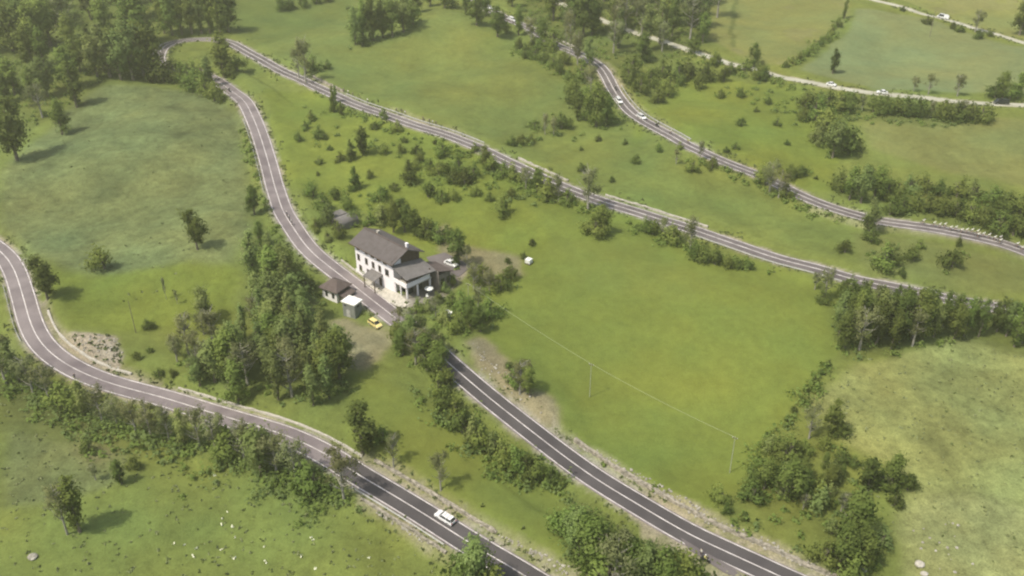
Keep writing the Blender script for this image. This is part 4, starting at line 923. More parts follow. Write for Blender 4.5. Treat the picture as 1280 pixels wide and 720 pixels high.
    for (u, v) in ((E-.2, v0-.1), (E-.2, 3.6), (E-.2, v1-.6)):
        MB().box(u-.18, u+.18, v-.18, v+.18, -1.5, 2.99).build('pillar', M['white_wall'], r)
        MB().box(u-.12, u+.10, v-.02, v+.22, 4.46, 6.0).build('pillar', M['wood'], r)
    MB().box(.1, .5, v0-.28, v0+.1, -1.5, 2.99).build('pillar', M['white_wall'], r)
    MB().box(2.3, 2.6, v0-.28, v0, -1.5, 2.99).build('pillar', M['white_wall'], r)
    for (a, b_, z0, z1) in ((1.2, 2.2, 4.3, 6.2), (.5, 1.4, -.2, 2.1), (2.0, 3.0, -.2, 2.1)):
        pz = MB().box(a, b_, v0+1.84, v0+1.93, z0, z1).build('window', M['glass'], r)
    for (a, b_, z0, z1) in ((2.0, 3.2, 4.3, 5.8), (5.0, 6.2, 4.3, 5.8), (2.0, 3.4, .2, 2.1), (5.2, 6.4, .2, 2.1)):
        MB().box(E-1.73, E-1.66, a, b_, z0, z1).build('window', M['glass'], r)
    V = [(-.02, v0-1.0, 8.1), (-.02, v1+.8, 6.6), (E+.9, v1+.8, 5.2), (E+.9, v0-1.0, 6.3)]; V += [(a, b_, c_-.2) for a, b_, c_ in V]
    MB().add(V, [(3, 2, 1, 0), (4, 5, 6, 7), (0, 4, 7, 3), (2, 6, 5, 1), (3, 7, 6, 2), (0, 1, 5, 4)]).build('wing_roof', M['roof_grey'], r)
    # rear outbuilding joined to the wing
    MB().box(.6, 6.6, v1+.9, 13.2, -1.5, 3.9).build('annex_wall', M['annex_wall'], r)
    V = [(.1, v1+.85, 5.4), (.1, 13.8, 3.8), (7.2, 13.8, 3.8), (7.2, v1+.85, 5.4)]; V += [(a, b_, c_-.2) for a, b_, c_ in V]
    MB().add(V, [(0, 3, 2, 1), (4, 5, 6, 7), (0, 4, 7, 3), (2, 6, 5, 1), (3, 7, 6, 2), (0, 1, 5, 4)]).build('annex_roof', M['roof_brown'], r)
    for v in (9.9, 11.8): MB().box(6.58, 6.66, v, v+1.1, .6, 2.6).build('annex_window', M['glass'], r)
    MB().box(.65, 6.5, v1+.91, v1+1.05, 3.91, 5.1).build('annex_gable', M['annex_wall'], r)
    return r
house()
def hut():
    p = at(420, 369); r = empty('hut', p, math.atan2(-9, 14), label='small white hut with brown hipped roof on the near side of the road', cat='hut')
    MB().box(-2.6, 2.6, -2.4, 2.6, -2.5, 3.2).build('wall', M['white_wall'], r)
    for u in (-1.5, .9):
        MB().box(u, u+.9, -2.46, -2.38, .6, 2.2).build('window', M['glass'], r)
    MB().box(-2.66, -2.58, -1.2, -.1, .1, 2.1).build('door', M['wood'], r)
    MB().box(-2.66, -2.58, .7, 1.6, .7, 2.1).build('window', M['glass'], r)
    z0, z1 = 3.1, 4.9; o = .7
    V = [(-2.6-o, -2.4-o, z0), (2.6+o, -2.4-o, z0), (2.6+o, 2.6+o, z0), (-2.6-o, 2.6+o, z0), (-.9, .1, z1), (.9, .1, z1)]
    V2 = [(a, b_, z0-.18) for a, b_, c in V[:4]]
    MB().add(V+V2, [(0, 1, 5, 4), (1, 2, 5), (2, 3, 4, 5), (3, 0, 4), (0, 6, 7, 1), (1, 7, 8, 2), (2, 8, 9, 3), (3, 9, 6, 0), (9, 8, 7, 6)]).build('roof', M['roof_brown'], r)
    MB().box(2.62, 4.6, -1.6, 2.2, -2, 1.6).build('side_wall', M['annex_wall'], r)
    V = [(2.62, -2.0, 2.35), (5.0, -2.0, 1.6), (5.0, 2.6, 1.6), (2.62, 2.6, 2.35)]; V += [(a, b_, c-.15) for a, b_, c in V]
    MB().add(V, [(0, 1, 2, 3), (7, 6, 5, 4), (0, 4, 5, 1), (1, 5, 6, 2), (2, 6, 7, 3)]).build('lean_to_roof', M['roof_brown'], r)
hut()
def cabin():
    p = at(444.5, 399); r = empty('electricity_cabin', p, math.atan2(.5, -.87)+PI, label='tall grey cabin with flat white roof beside the yellow car', cat='cabin')
    # local x: along the long face towards the right, y away from the viewer
    MB().box(-4.0, 0, 0, 3.0, -2.5, 4.1).build('wall', M['grey_wall'], r)
    MB().box(-4.25, .25, -.25, 3.25, 4.1, 4.42).build('roof', M['plastic'], r)
    dr = MB().box(-2.8, -1.6, -.06, .02, .0, 2.2).build('door', M['metal'], r); MB().box(-1.85, -1.75, -.12, -.06, 1.0, 1.15).build('handle', M['rubber'], dr)
    MB().box(-3.4, -2.8, -.04, .02, 3.1, 3.5).build('vent', M['rubber'], r)
    MB().box(-.02, .04, .9, 1.9, 3.0, 3.5).build('vent', M['rubber'], r)
cabin()
def shed():
    p = at(432, 281); r = empty('shed', p, math.atan2(-11, 11), label='small grey shed with an arched dark opening above the house', cat='shed'); r.scale = (1.25, 1.25, 1.25)
    n = 10; V = []; F = []
    for y in (-2.6, 2.6):
        V += [(-1.9, y, -1), (-1.9, y, 1.2)]+[(-1.9*math.cos(PI*k/n), y, 1.2+1.2*math.sin(PI*k/n)) for k in range(1, n)]+[(1.9, y, 1.2), (1.9, y, -1)]
    m = len(V)//2
    for i in range(m-1): F.append((i, i+1, m+i+1, m+i))
    F.append(tuple(range(m))); F.append(tuple(range(m, 2*m))[::-1])
    MB().add(V, F).build('shell', M['roof_grey'], r)
    k = [(1.45*math.cos(t), -2.66, .9+1.1*math.sin(t)) for t in [PI*i/10 for i in range(11)]]+[(-1.45, -2.66, -.8), (1.45, -2.66, -.8)]
    k2 = [(a, -2.58, c) for a, b_, c in k]; q = len(k)
    MB().add(k+k2, [tuple(range(q)), tuple(range(q, 2*q))[::-1]]+[(i, (i+1) % q, (i+1) % q+q, i+q) for i in range(q)]).build('opening', M['rubber'], r)  # dark slab on the closed front stands in for the shaded interior
    MB().box(-4.4, -2.2, -1.4, 1.8, -1, 1.7).build('side_room', M['grey_wall'], r)
    MB().box(-4.6, -1.95, -1.7, 2.1, 1.7, 1.9).build('side_roof', M['roof_grey'], r)
shed()
# ------------------------------------------------------------------ garden and field furniture
def parasol():
    p = at(536.5, 369); r = empty('parasol', p, 0, label='white round parasol open on the terrace right of the house', cat='parasol')
    MB().lathe([(.3, 0), (.3, .08), (.05, .1)], 12).build('base', M['concrete'], r)
    MB().tube([(0, 0, .05), (0, 0, 2.6)], .035, 6).build('pole', M['metal'], r)
    MB().lathe([(1.25, 2.1), (1.27, 2.18), (.9, 2.38), (.4, 2.58), (.05, 2.7)], 8).build('canopy', M['plastic'], r)
parasol()
def garden_chair(px, py, rz, label):
    p = at(px, py); r = empty('garden_chair', p, rz, label=label, cat='chair', group='white garden chairs near the parasol')
    MB().box(-.28, .28, -.28, .28, .4, .46).build('seat', M['plastic'], r); MB().box(-.28, .28, .25, .31, .46, 1.0).build('backrest', M['plastic'], r)
    for x in (-.25, .25):
        for y in (-.25, .25): MB().box(x-.03, x+.03, y-.03, y+.03, 0, .4).build('leg', M['plastic'], r)
garden_chair(534, 372, .4, 'white garden chair in front of the parasol')
garden_chair(549, 353, 2.0, 'white garden chair nearer the annex than the parasol')
garden_chair(552, 360, 3.0, 'white garden chair standing alone right of the parasol')
def signboard(px, py, w, h, z, rz, label, tilt=0):
    p = at(px, py); r = empty('signboard', p, rz, label=label, cat='signboard')
    for x in (-w*.35, w*.35): MB().box(x-.05, x+.05, .05, .15, -.3, z+h*.8).build('post', M['metal'], r)
    b_ = MB().box(-w/2, w/2, -.04, .04, -h/2, h/2).build('board', M['plastic'], r); b_.location = (0, 0, z+h/2); b_.rotation_euler = (tilt, 0, 0)
signboard(560, 398, 2.1, 1.5, .9, R(-38), 'blank white board on two posts among the trees below the parasol', R(-55))
signboard(251, 101, 1.2, 1.7, .8, R(10), 'small white board on posts on the tongue inside the hairpin')
signboard(446, 341, .5, 1.2, .3, R(-40), 'narrow white board at the garden wall left of the house', 0)
def tank():
    p = at(661, 329); r = empty('water_tank', p, R(-35), label='white cube water tank in a cage at the corner of the mown field', cat='tank')
    MB().box(-.85, .85, -.85, .85, 0, .16).build('pallet', M['wood'], r)
    t = MB().box(-.8, .8, -.8, .8, .17, 1.45).build('container', M['plastic'], r, bevel=.12); MB().lathe([(.2, 1.45), (.2, 1.55), (.1, 1.56)], 10).build('cap', M['rubber'], t)
    c = MB()
    for a in (-.84, -.42, 0, .42, .84):
        for s_ in (-.86, .86): c.box(a-.02, a+.02, s_-.02, s_+.02, .16, 1.5); c.box(s_-.021, s_+.021, a-.019, a+.019, .16, 1.5)
    c.build('cage', M['metal'], r)
tank()
def pole(px, py, hpx, label, mat, arm=True, r0=.10):
    p = at(px, py); h = metres(p, hpx); r = empty('utility_pole', p, R(-30), label=label, cat='pole', group='utility poles')
    MB().tube([(0, 0, -.4), (0, 0, h*.5), (0, 0, h)], [r0, r0*.85, r0*.65], 8).build('post', mat, r)
    if arm:
        MB().box(-.6, .6, -.05, .05, h-.5, h-.38).build('crossarm', M['wood'], r)
        for x in (-.5, .5): MB().lathe([(.05, h-.38), (.07, h-.3), (.04, h-.2)], 8, (x, 0, 0)).build('insulator', M['plastic'], r)
    return p, h
p1, h1 = pole(737, 496, 44, 'pale utility pole standing in the middle of the mown field', M['pole_pale'])
p2, h2 = pole(912, 591, 50, 'pale utility pole at the lower right corner of the mown field', M['pole_pale'])
p0, h0 = pole(586, 388, 34, 'utility pole among the trees by the white signboard', M['pole_pale'])
pole(170, 416, 40, 'dark wooden pole on the slope above the stony patch', M['pole'], False)
pole(1162, 46, 28, 'thin pole on the near side of the farthest lane', M['pole'], False, .12)
def cable(a, b, label):
    pts = [Vector(a).lerp(Vector(b), t/16)-Vector((0, 0, 4*.55*(t/16)*(1-t/16))) for t in range(17)]
    o = MB().tube(pts, .03, 5).build('overhead_cable', M['cable']); tag(o, label, 'cable')
top = lambda p, h: (p.x, p.y, p.z+h-.15)
cable(top(p0, h0), top(p1, h1), 'overhead cable from the trees to the pole in the middle of the mown field')
cable(top(p1, h1), top(p2, h2), 'overhead cable from the middle pole to the corner pole of the mown field')

# ------------------------------------------------------------------ vehicles
def car(name, loc, rz, paint_, label, L_=4.4, Wd=1.78, Hc=1.48, estate=False, rack=False, group=None, van=False):
    r = empty(name, loc, rz, label=label, cat='van' if van else 'car', group=group)
    h = Wd/2
    # side outline (x forward): lower body then cabin
    body = [(-L_/2, .35), (-L_/2-.02, .62), (-L_/2+.06, .92), (-L_/2+.35, .98), (L_*.18, .95), (L_*.40, .84), (L_/2-.08, .68), (L_/2, .48), (L_/2-.04, .30)]
    def loft(out, hy, inset, name_, mat):
        V = []; F = []; n = len(out)
        for y, ins in ((-hy, inset), (-hy+.10, 0), (hy-.10, 0), (hy, inset)):
            cx = sum(p[0] for p in out)/n; cz = sum(p[1] for p in out)/n
            for (x, z) in out: V.append((x+(cx-x)*ins, y, z+(cz-z)*ins*.6))
        for k in range(3):
            for i in range(n): F.append((k*n+i, k*n+(i+1) % n, (k+1)*n+(i+1) % n, (k+1)*n+i))
        F.append(tuple(range(n))[::-1]); F.append(tuple(3*n+i for i in range(n)))
        return MB().add(V, F).build(name_, mat, r)
    bo = loft(body, h, .05, 'body', paint_)
    if van: cab = [(-L_/2+.03, .90), (-L_/2+.10, Hc-.05), (-L_/2+.3, Hc), (L_*.22, Hc), (L_*.30, Hc-.08), (L_*.42, .86)]
    elif estate: cab = [(-L_/2+.12, .92), (-L_/2+.32, Hc-.08), (-L_/2+.6, Hc), (L_*.06, Hc), (L_*.12, Hc-.06), (L_*.27, .90)]
    else: cab = [(-L_/2+.40, .92), (-L_/2+1.05, Hc-.06), (-L_/2+1.3, Hc), (L_*.04, Hc), (L_*.09, Hc-.06), (L_*.25, .90)]
    # glass house with painted roof panel
    V = []; F = []; n = len(cab); hb = h-.06; ht = h-.26
    for s_ in (-1, 1):
        for (x, z) in cab: V.append((x, s_*(hb if z < 1.0 else ht), z))
    for i in range(n): F.append((i, (i+1) % n, n+(i+1) % n, n+i))
    F += [tuple(range(n))[::-1], tuple(range(n, 2*n))]
    MB().add(V, F).build('windows', M['glass'], r)
    rp = MB(); x0 = cab[1][0]+.05; x1 = cab[-2][0]-.02
    rp.box(x0+.12, x1-.05, -ht-.015, ht+.015, Hc-.02, Hc+.035, .03)
    for s_ in (-1, 1):                         # pillars
        y0_, y1_ = s_*ht, s_*hb
        for (xa, za, xb, zb) in ((cab[1][0], cab[1][1], cab[0][0], cab[0][1]), (cab[-2][0], cab[-2][1], cab[-1][0], cab[-1][1]), ((x0+x1)/2, Hc, (x0+x1)/2, .92)):
            rp.tube([(xa, y0_, za), (xb, y1_, zb)], .045, 5)
        if van: rp.add([(x0, s_*(ht+.03), Hc-.06), (x0+L_*.42, s_*(ht+.03), Hc-.06), (x0+L_*.42, s_*(hb+.02), .92), (x0-.05, s_*(hb+.02), .92)], [(0, 1, 2, 3)])
    rp.build('roof', paint_, r)
    for x in (-L_*.30, L_*.31):
        for s_ in (-1, 1):
            w = MB().lathe([(.20, -.11), (.31, -.10), (.32, 0), (.31, .10), (.20, .11)], 14, axis='y').build('wheel', M['rubber'], r); w.location = (x, s_*(h-.10), .32)
            MB().lathe([(.19, -.02), (.19, .02), (.05, .03)], 10, (0, s_*.105, 0), 'y').build('rim', M['metal'], w)
    for s_ in (-1, 1):
        MB().box(L_/2-.14, L_/2-.005, s_*h*.62-.18, s_*h*.62+.18, .56, .70, .01).build('headlight', M['lamp'], r)
        MB().box(-L_/2-.04, -L_/2+.08, s_*h*.72-.13, s_*h*.72+.13, .62, .86, .01).build('tail_light', M['tail'], r)
        MB().box(L_*.16, L_*.20, s_*(h+.02)-.07, s_*(h+.02)+.07, .92, 1.04, .01).build('mirror', paint_, r)
    MB().box(L_/2-.06, L_/2+.05, -h*.9, h*.9, .28, .44, .02).build('bumper', M['rubber'], r)
    MB().box(-L_/2-.06, -L_/2+.04, -h*.9, h*.9, .30, .46, .02).build('bumper', M['rubber'], r)
    if rack:
        k = MB()
        for x in (-1.0, -.1): k.box(x-.04, x+.04, -ht, ht, Hc+.05, Hc+.12)
        for y in (-.5, -.17, .17, .5): k.box(-1.35, .25, y-.02, y+.02, Hc+.121, Hc+.16)
        k.build('roof_rack', M['metal'], r)
    return r
def path_dir(key, px, py, lane):
    P = ROADS[key]['P']; i = split(P, (px, py)); i = min(max(i, 1), len(P)-2); Nn, T = normals(P)
    p = P[i]; return Vector((p[0]+Nn[i, 0]*lane, p[1]+Nn[i, 1]*lane, p[2]+.03)), math.atan2(T[i, 1], T[i, 0])
def slope_rot(o, key, px, py, rev=False):
    P = ROADS[key]['P']; i = split(P, (px, py)); i = min(max(i, 2), len(P)-3)
    d = P[i+2]-P[i-2]; a = -math.atan2(d[2], math.hypot(d[0], d[1])); o.rotation_euler[1] = -a if rev else a
def road_car(key, px, py, lane, paint_, label, rev=False, **k):
    p, a = path_dir(key, px, py, lane); r = car('car' if not k.get('van') else 'van', p, a+(PI if rev else 0), paint_, label, **k); slope_rot(r, key, px, py, rev); return r
road_car('lower', 549, 654, 1.55, M['white_paint'], 'white estate car driving on the bottom road with a roof rack', True, estate=True, rack=True, L_=4.6)
road_car('top', 778, 128, -1.3, M['white_paint'], 'white team car, rear one of the two on the upper curve', False, estate=True, rack=True, L_=4.5, group='white race cars')
road_car('top', 800, 148, .7, M['white_paint'], 'white team car, front one of the two on the upper curve', False, estate=True, rack=True, L_=4.9, group='white race cars')
road_car('top', 636, 26, .6, M['white_paint'], 'white car half hidden by trees on the road at the top centre', False, estate=True, L_=4.5, group='white race cars')
road_car('top', 609, 12, .6, M['white_paint'], 'white car at the top border left of the other half-hidden car', False, L_=4.3, group='white race cars')
road_car('far', 1250, 129, .3, M['dark_paint'], 'long dark van driving on the far lane near the right border', True, van=True, L_=5.6, Wd=1.95, Hc=2.0)
road_car('far', 1038, 107, .8, M['white_paint'], 'white car on the far lane beside the slender dark tree', False, L_=3.8)
road_car('far', 1100, 117, .2, M['white_paint'], 'white car on the far lane behind the dark hedge', True, L_=4.2)
road_car('farthest', 1179, 23, .2, M['white_paint'], 'white van on the farthest lane at the top right', True, van=True, L_=5.2, Wd=1.9, Hc=2.0)
p = at(469, 407); yc = car('car', (p.x, p.y, p.z+.05), math.atan2(-.72, .69), M['yellow_paint'], 'yellow car parked beside the tall grey cabin', L_=4.4, estate=True)
p = at(564, 332); car('car', (p.x, p.y, p.z+.14), math.atan2(-.63, .77), M['white_paint'], 'white car parked in the yard behind the house annex', L_=4.3)

# ------------------------------------------------------------------ people, bicycles and motorcycles
def skin_person(name, J, E, mats, radii, cols):
    """J joints -> one continuous skinned body"""
    me = bpy.data.meshes.new(name); keys = list(J); me.from_pydata([J[k] for k in keys], [(keys.index(a), keys.index(b_)) for a, b_ in E], []); me.update()
    o = bpy.data.objects.new(name, me); COL.objects.link(o)
    sk = o.modifiers.new('skin', 'SKIN'); sk.use_smooth_shade = True
    for i, k in enumerate(keys):
        d = me.skin_vertices[0].data[i]; rr = radii[k]; d.radius = (rr, rr) if np.isscalar(rr) else rr; d.use_root = (k == 'pelvis')
    sb = o.modifiers.new('sub', 'SUBSURF'); sb.levels = 1; sb.render_levels = 1
    dg = bpy.context.evaluated_depsgraph_get(); dg.update(); m2 = bpy.data.meshes.new_from_object(o.evaluated_get(dg)); bpy.data.objects.remove(o)
    m2.name = name; m2.materials.clear()
    for m in mats: m2.materials.append(m)
    kp = [Vector(J[k]) for k in keys]
    for pl in m2.polygons:
        c = pl.center; i = min(range(len(kp)), key=lambda q: (kp[q]-c).length-(.05 if keys[q] in ('head', 'crownj') else 0)); pl.material_index = cols[keys[i]]; pl.use_smooth = True
    return m2
EDG = [('pelvis','waist'),('waist','chest'),('chest','neck'),('neck','head'),('head','crownj')]
for s_ in 'lr':
    EDG += [('pelvis','hip'+s_),('hip'+s_,'knee'+s_),('knee'+s_,'ank'+s_),('ank'+s_,'toe'+s_),('chest','sho'+s_),('sho'+s_,'elb'+s_),('elb'+s_,'wri'+s_),('wri'+s_,'han'+s_)]
RAD = {'pelvis': .14, 'waist': .13, 'chest': .155, 'neck': .055, 'head': .095, 'crownj': .085}
for s_ in 'lr': RAD.update({'hip'+s_: .095, 'knee'+s_: .062, 'ank'+s_: .042, 'toe'+s_: .035, 'sho'+s_: .062, 'elb'+s_: .045, 'wri'+s_: .032, 'han'+s_: .038})
def joints(pose):
    J = {}
    if pose == 'stand':
        J = dict(pelvis=(0,0,.95), waist=(0,0,1.1), chest=(.01,0,1.32), neck=(.02,0,1.5), head=(.04,0,1.62), crownj=(.03,0,1.70))
        for s_, y in (('l', 1), ('r', -1)):
            J.update({'hip'+s_: (0, .1*y, .88), 'knee'+s_: (.03, .11*y, .49), 'ank'+s_: (0, .12*y, .08), 'toe'+s_: (.15, .14*y, .04),
                      'sho'+s_: (.01, .19*y, 1.42), 'elb'+s_: (-.02, .26*y, 1.15), 'wri'+s_: (.08, .27*y, .92), 'han'+s_: (.11, .26*y, .84)})
    elif pose == 'bike':
        J = dict(pelvis=(-.18,0,1.0), waist=(-.04,0,1.13), chest=(.20,0,1.28), neck=(.36,0,1.40), head=(.46,0,1.50), crownj=(.46,0,1.57))
        for s_, y, kx, kz, ax, az in (('l', 1, .16, .83, .10, .46), ('r', -1, .14, .62, -.02, .20)):
            J.update({'hip'+s_: (-.15, .09*y, .95), 'knee'+s_: (kx, .1*y, kz), 'ank'+s_: (ax, .11*y, az), 'toe'+s_: (ax+.14, .11*y, az-.05),
                      'sho'+s_: (.26, .18*y, 1.34), 'elb'+s_: (.38, .22*y, 1.12), 'wri'+s_: (.52, .18*y, .97), 'han'+s_: (.58, .17*y, .95)})
    else:
        J = dict(pelvis=(-.2,0,.92), waist=(-.16,0,1.06), chest=(-.06,0,1.30), neck=(0,0,1.46), head=(.04,0,1.58), crownj=(.04,0,1.66))
        for s_, y in (('l', 1), ('r', -1)):
            J.update({'hip'+s_: (-.15, .12*y, .88), 'knee'+s_: (.22, .2*y, .78), 'ank'+s_: (.05, .2*y, .38), 'toe'+s_: (.2, .2*y, .33),
                      'sho'+s_: (-.03, .2*y, 1.38), 'elb'+s_: (.16, .27*y, 1.16), 'wri'+s_: (.40, .26*y, 1.08), 'han'+s_: (.47, .25*y, 1.07)})
    return J
PM = {}
def person_mesh(pose, top_, bottom):
    key = (pose, top_, bottom)
    if key in PM: return PM[key]
    cols = {k: 1 for k in joints(pose)}          # 0 skin, 1 top, 2 bottom, 3 hair
    cols.update(head=0, neck=0, crownj=3)
    for s_ in 'lr': cols.update({'hip'+s_: 2, 'knee'+s_: 2 if pose != 'bike' else 0, 'ank'+s_: 2 if pose != 'bike' else 0, 'toe'+s_: 2, 'wri'+s_: 0, 'han'+s_: 0})
    cols['pelvis'] = 2
    PM[key] = skin_person('person', joints(pose), EDG, [M['skin'], M[top_], M[bottom], M['hair']], RAD, cols); return PM[key]
def helmet_mesh():
    prof = [(.125, -.03), (.135, .02), (.12, .08), (.07, .125), (.01, .14)]; o = MB().lathe(prof, 12).build('helmet', M['plastic'], smooth=True); me = o.data; bpy.data.objects.remove(o); return me
HEL = helmet_mesh()
def person(loc, rz, pose, top_, bottom, label, group=None, helmet=False):
    o = bpy.data.objects.new('person', person_mesh(pose, top_, bottom)); COL.objects.link(o); o.location = loc; o.rotation_euler = (0, 0, rz)
    tag(o, label, 'person', group)
    if helmet:
        h_ = bpy.data.objects.new('helmet', HEL); COL.objects.link(h_); h_.parent = o; J = joints(pose); c = J['head']; h_.location = (c[0], c[1], c[2]+.04)
    return o
def bicycle_parts():
    r = empty('bicycle', (0, 0, 0))
    for x in (-.5, .5):
        ring = [(x+.34*math.cos(2*PI*k/20), 0, .34+.34*math.sin(2*PI*k/20)) for k in range(21)]
        m = MB().tube(ring, .022, 5, False)
        for k in range(6): m.tube([(x, 0, .34), (x+.33*math.cos(PI*k/3), 0, .34+.33*math.sin(PI*k/3))], .006, 3)
        m.build('wheel', M['rubber'], r)
    f = MB(); A, B_, C_, D_ = (-.5, 0, .34), (-.08, 0, .28), (-.2, 0, .82), (.34, 0, .84)
    for a, b_ in ((A, B_), (A, C_), (B_, C_), (B_, D_), (C_, D_), (D_, (.5, 0, .34))): f.tube([a, b_], .022, 6)
    f.build('frame', M['jersey_dark'], r)
    MB().tube([(.42, -.21, .93), (.48, -.2, .95), (.40, 0, .95), (.48, .2, .95), (.42, .21, .93)], .016, 5).tube([D_, (.40, 0, .95)], .018, 5).build('handlebar', M['rubber'], r)
    MB().box(-.34, -.08, -.06, .06, .90, .95, .02).tube([C_, (-.21, 0, .91)], .016, 5).build('saddle', M['rubber'], r)
    return r
BIKE = bicycle_parts(); index_children(); bike_used = [False]
def cyclist(loc, rz, top_, where, group, slope=0):
    if not bike_used[0]: b_ = BIKE; bike_used[0] = True; b_.location = loc; b_.rotation_euler = (0, 0, rz)
    else: b_ = copy_tree(BIKE, loc, rz)
    tag(b_, 'bicycle under the '+where, 'bicycle', 'bicycles of the '+group)
    person(loc, rz, 'bike', top_, 'shorts', where[0].upper()+where[1:] if False else where, group, True)
def motorbike():
    r = empty('motorcycle', (0, 0, 0))
    for x in (-.72, .75):
        w = MB().lathe([(.18, -.07), (.30, -.06), (.33, 0), (.30, .06), (.18, .07)], 16, axis='y').build('wheel', M['rubber'], r); w.location = (x, 0, .33)
    MB().add([(x, y*w_, z) for x, z, w_ in ((-.75, .75, .12), (-.2, .62, .2), (.3, .8, .2), (.62, .95, .16), (.7, .7, .12), (.3, .35, .18), (-.3, .3, .18)) for y in (-1, 1)],
             [(0, 1, 3, 2), (2, 3, 5, 4), (4, 5, 7, 6), (6, 7, 9, 8), (8, 9, 11, 10), (10, 11, 13, 12), (12, 13, 1, 0), (0, 2, 4, 6, 8, 10, 12), (13, 11, 9, 7, 5, 3, 1)]).build('fairing', M['dark_paint'], r)
    MB().box(-.72, .05, -.14, .14, .74, .86, .03).build('seat', M['rubber'], r)
    MB().tube([(.45, -.32, 1.06), (.52, 0, 1.02), (.45, .32, 1.06)], .018, 5).tube([(.52, 0, 1.02), (.75, 0, .33)], .035, 5).build('handlebar', M['metal'], r)
    MB().add([(.58, -.18, 1.0), (.58, .18, 1.0), (.45, .14, 1.35), (.45, -.14, 1.35), (.60, -.18, 1.0), (.60, .18, 1.0), (.47, .14, 1.35), (.47, -.14, 1.35)], [(0, 1, 2, 3), (7, 6, 5, 4), (0, 4, 5, 1), (2, 6, 7, 3), (1, 5, 6, 2), (0, 3, 7, 4)]).build('windscreen', M['glass'], r)
    for s_ in (-1, 1): MB().box(-.85, -.4, s_*.3-.1, s_*.3+.1, .5, .82, .03).build('pannier', M['dark_paint'], r)
    MB().box(.66, .74, -.08, .08, .8, .94, .01).build('headlight', M['lamp'], r)
    return r
MOTO = motorbike(); index_children(); moto_used = [False]
def motorist(loc, rz, top_, where, group):
    if not moto_used[0]: b_ = MOTO; moto_used[0] = True; b_.location = loc; b_.rotation_euler = (0, 0, rz)
    else: b_ = copy_tree(MOTO, loc, rz)
    tag(b_, 'motorcycle under the '+where, 'motorcycle', group)
    person(loc, rz, 'moto', top_, 'shorts', where, 'motorcycle riders', True)
# bunch on the right
bunch = [(1152,281,2.0),(1165,283,1.6),(1174,286,1.2),(1180,286,2.0),(1185,288.5,.6),(1194,289,1.4),(1198,290.5,.4),(1207,291,1.2),(1214,292,1.8),(1218,295,-.2),(1222,293,1.9),(1228,295,1.0),(1234,298,1.0),(1240,301,.4),(1247,301,1.6),(1250,305,-.6),(1270,311,.8),(1277,315,-.4)]
for i, (x, y, ln) in enumerate(bunch):
    n = len(bunch); o = 'leftmost' if i == 0 else 'rightmost' if i == n-1 else (f'{ORD[i]} from the left' if i < n/2 else f'{ORD[n-1-i]} from the right')
    p, a = path_dir('top', x, y-.5, ln); cyclist(p, a+rnd.uniform(-.08, .08), 'jersey_pale', f'pale cyclist, {o.replace("from the", "from")}, in the bunch at the right border', 'cycling bunch at the right border')
grp = [(661,35,.5),(667,38,1.2),(671,41,-.2),(675,44,.8),(680,47,-.4),(684,50,.6)]
for i, (x, y, ln) in enumerate(grp):
    p, a = path_dir('top', x, y, ln); cyclist(p, a, 'jersey_pale' if i % 2 else 'jersey_dark', f'cyclist, {["leftmost","second from left","third from left","third from right","second from right","rightmost"][i]}, in the string at the top centre', 'string of cyclists on the top centre road')
for (x, y, ln, tp, w) in ((358,270,.3,'jersey_dark','dark cyclist, leader of three on the road above the house'),(362,276,.2,'jersey_dark','dark cyclist, middle of three on the road above the house'),(367,283,.1,'jersey_dark','dark cyclist, last of three on the road above the house')):
    p, a = path_dir('middle', x, y, ln); cyclist(p, a+PI, tp, w, 'three dark cyclists above the house')
for (x, y, ln, tp, w) in ((838,168,.9,'jersey_pale','pale cyclist riding ahead of the two white team cars'),(857,179,1.0,'jersey_yellow','cyclist in yellow, farthest ahead of the two white team cars')):
    p, a = path_dir('top', x, y, ln); cyclist(p, a, tp, w, 'riders ahead of the team cars')
for (x, y, ln, w, g_, k) in ((773,112,.6,'dark motorcyclist just behind the two white team cars','race motorcycles','top'),(820,158,1.2,'dark motorcyclist just before the two white team cars','race motorcycles','top'),(292,114,-.8,'dark motorcyclist on the bend below the hairpin','race motorcycles','middle')):
    p, a = path_dir(k, x, y, ln); motorist(p, a, 'jersey_dark', w, g_)
p = at(881, 702); motorist((p.x, p.y, p.z+.12), math.atan2(-.6, .8), 'jersey_yellow', 'motorcyclist in yellow on the lay-by at the bottom right', 'race motorcycles')
p = at(876, 694); person((p.x, p.y, p.z+.05), R(200), 'stand', 'jersey_pale', 'shorts', 'standing person in a pale top behind the yellow motorcyclist on the lay-by')
p = at(94, 474); person(p, R(120), 'stand', 'jersey_dark', 'shorts', 'standing person in dark clothes at the near edge of the lower-left bend')
spec = [(427,113),(434,116),(441,117),(452,121),(460,125),(499,136),(503,138),(508,139),(531,147),(536,149),(541,151),(547,153)]
for i, (x, y) in enumerate(spec):
    n = len(spec); o = 'leftmost' if i == 0 else 'rightmost' if i == n-1 else (f'{ORD[i]} from the left' if i < n/2 else f'{ORD[n-1-i]} from the right')
    p, a = path_dir('upper', x, y+3, 4.6); p.z = hgrid(p.x, p.y); tp = ['jersey_dark','jersey_pale','jersey_dark'][i % 3]
    person(p, a-PI/2+rnd.uniform(-.5, .5), 'stand', tp, 'shorts', f'spectator in {"pale" if tp=="jersey_pale" else "dark"} top, {o.replace("from the", "from")}, by the guard rail', 'spectators along the upper straight')

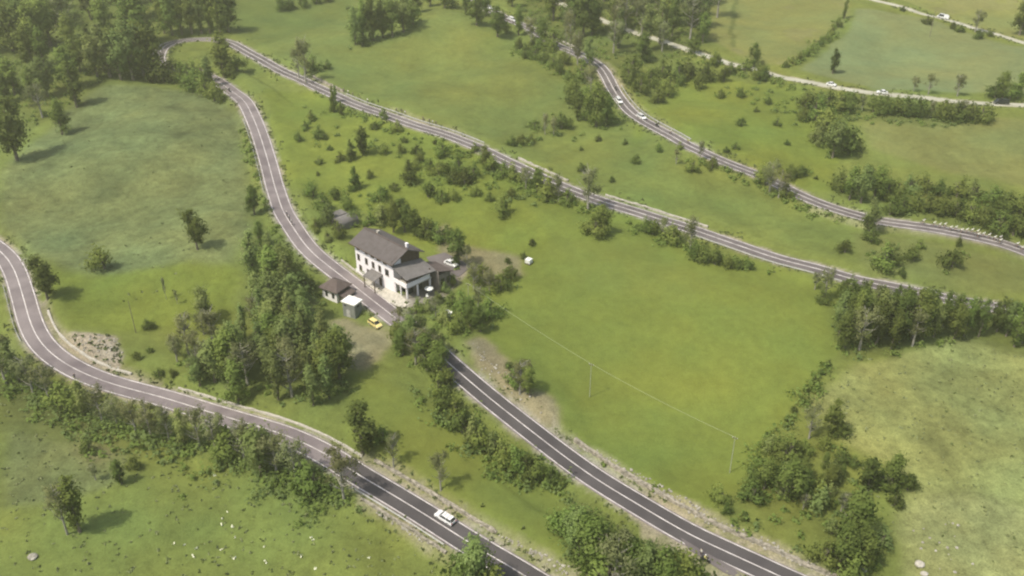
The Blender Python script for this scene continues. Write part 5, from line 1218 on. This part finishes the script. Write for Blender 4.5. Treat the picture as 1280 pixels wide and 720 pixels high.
# ------------------------------------------------------------------ light, sky, air, camera
SUN_EL = R(58); sd = Vector((-.84, -.54, 0)).normalized()
w = bpy.data.worlds.new('World'); scn.world = w; w.use_nodes = True; nt = w.node_tree
sky = nt.nodes.new('ShaderNodeTexSky'); sky.sky_type = 'NISHITA'; sky.sun_disc = False; sky.sun_elevation = SUN_EL; sky.dust_density = 3.0; sky.air_density = .8
sky.sun_rotation = math.atan2(sd.x, sd.y)
bg = nt.nodes['Background']; nt.links.new(sky.outputs['Color'], bg.inputs['Color']); bg.inputs['Strength'].default_value = .145
sl = bpy.data.lights.new('sun', 'SUN'); sl.energy = 3.3; sl.angle = R(.8); sl.color = (1.0, .93, .80)
so = bpy.data.objects.new('sun', sl); COL.objects.link(so)
ld = Vector((sd.x*math.cos(SUN_EL), sd.y*math.cos(SUN_EL), math.sin(SUN_EL)))
so.rotation_euler = ld.to_track_quat('Z', 'Y').to_euler(); so.location = (0, 0, 400)
HAZE = 0.00034
if HAZE:
    hz = MB().box(-1540, 1540, -440, 1740, -80, 330).build('haze', None if False else new_mat('haze')); tag(hz, kind='stuff', label='thin summer haze over the hillside', cat='haze')
    m = hz.data.materials[0]; nt = m.node_tree; nt.nodes.remove(nt.nodes['Principled BSDF']); pv = nt.nodes.new('ShaderNodeVolumePrincipled')
    pv.inputs['Density'].default_value = HAZE; pv.inputs['Color'].default_value = (.92, .92, .60, 1); pv.inputs['Anisotropy'].default_value = .2
    nt.links.new(pv.outputs[0], nt.nodes['Material Output'].inputs['Volume'])
cam = bpy.data.cameras.new('camera'); co = bpy.data.objects.new('camera', cam); COL.objects.link(co)
co.location = CAM; co.rotation_euler = (PI/2-PITCH, 0, 0); cam.sensor_width = 36; cam.lens = 36*FPX/1280; cam.clip_end = 6000; cam.clip_start = .5
scn.camera = co
scn.view_settings.view_transform = 'Standard'; scn.view_settings.look = 'None'; scn.view_settings.exposure = .53; scn.view_settings.gamma = 1
scn.cycles.filter_width = 2.2
scn.cycles.volume_bounces = 0
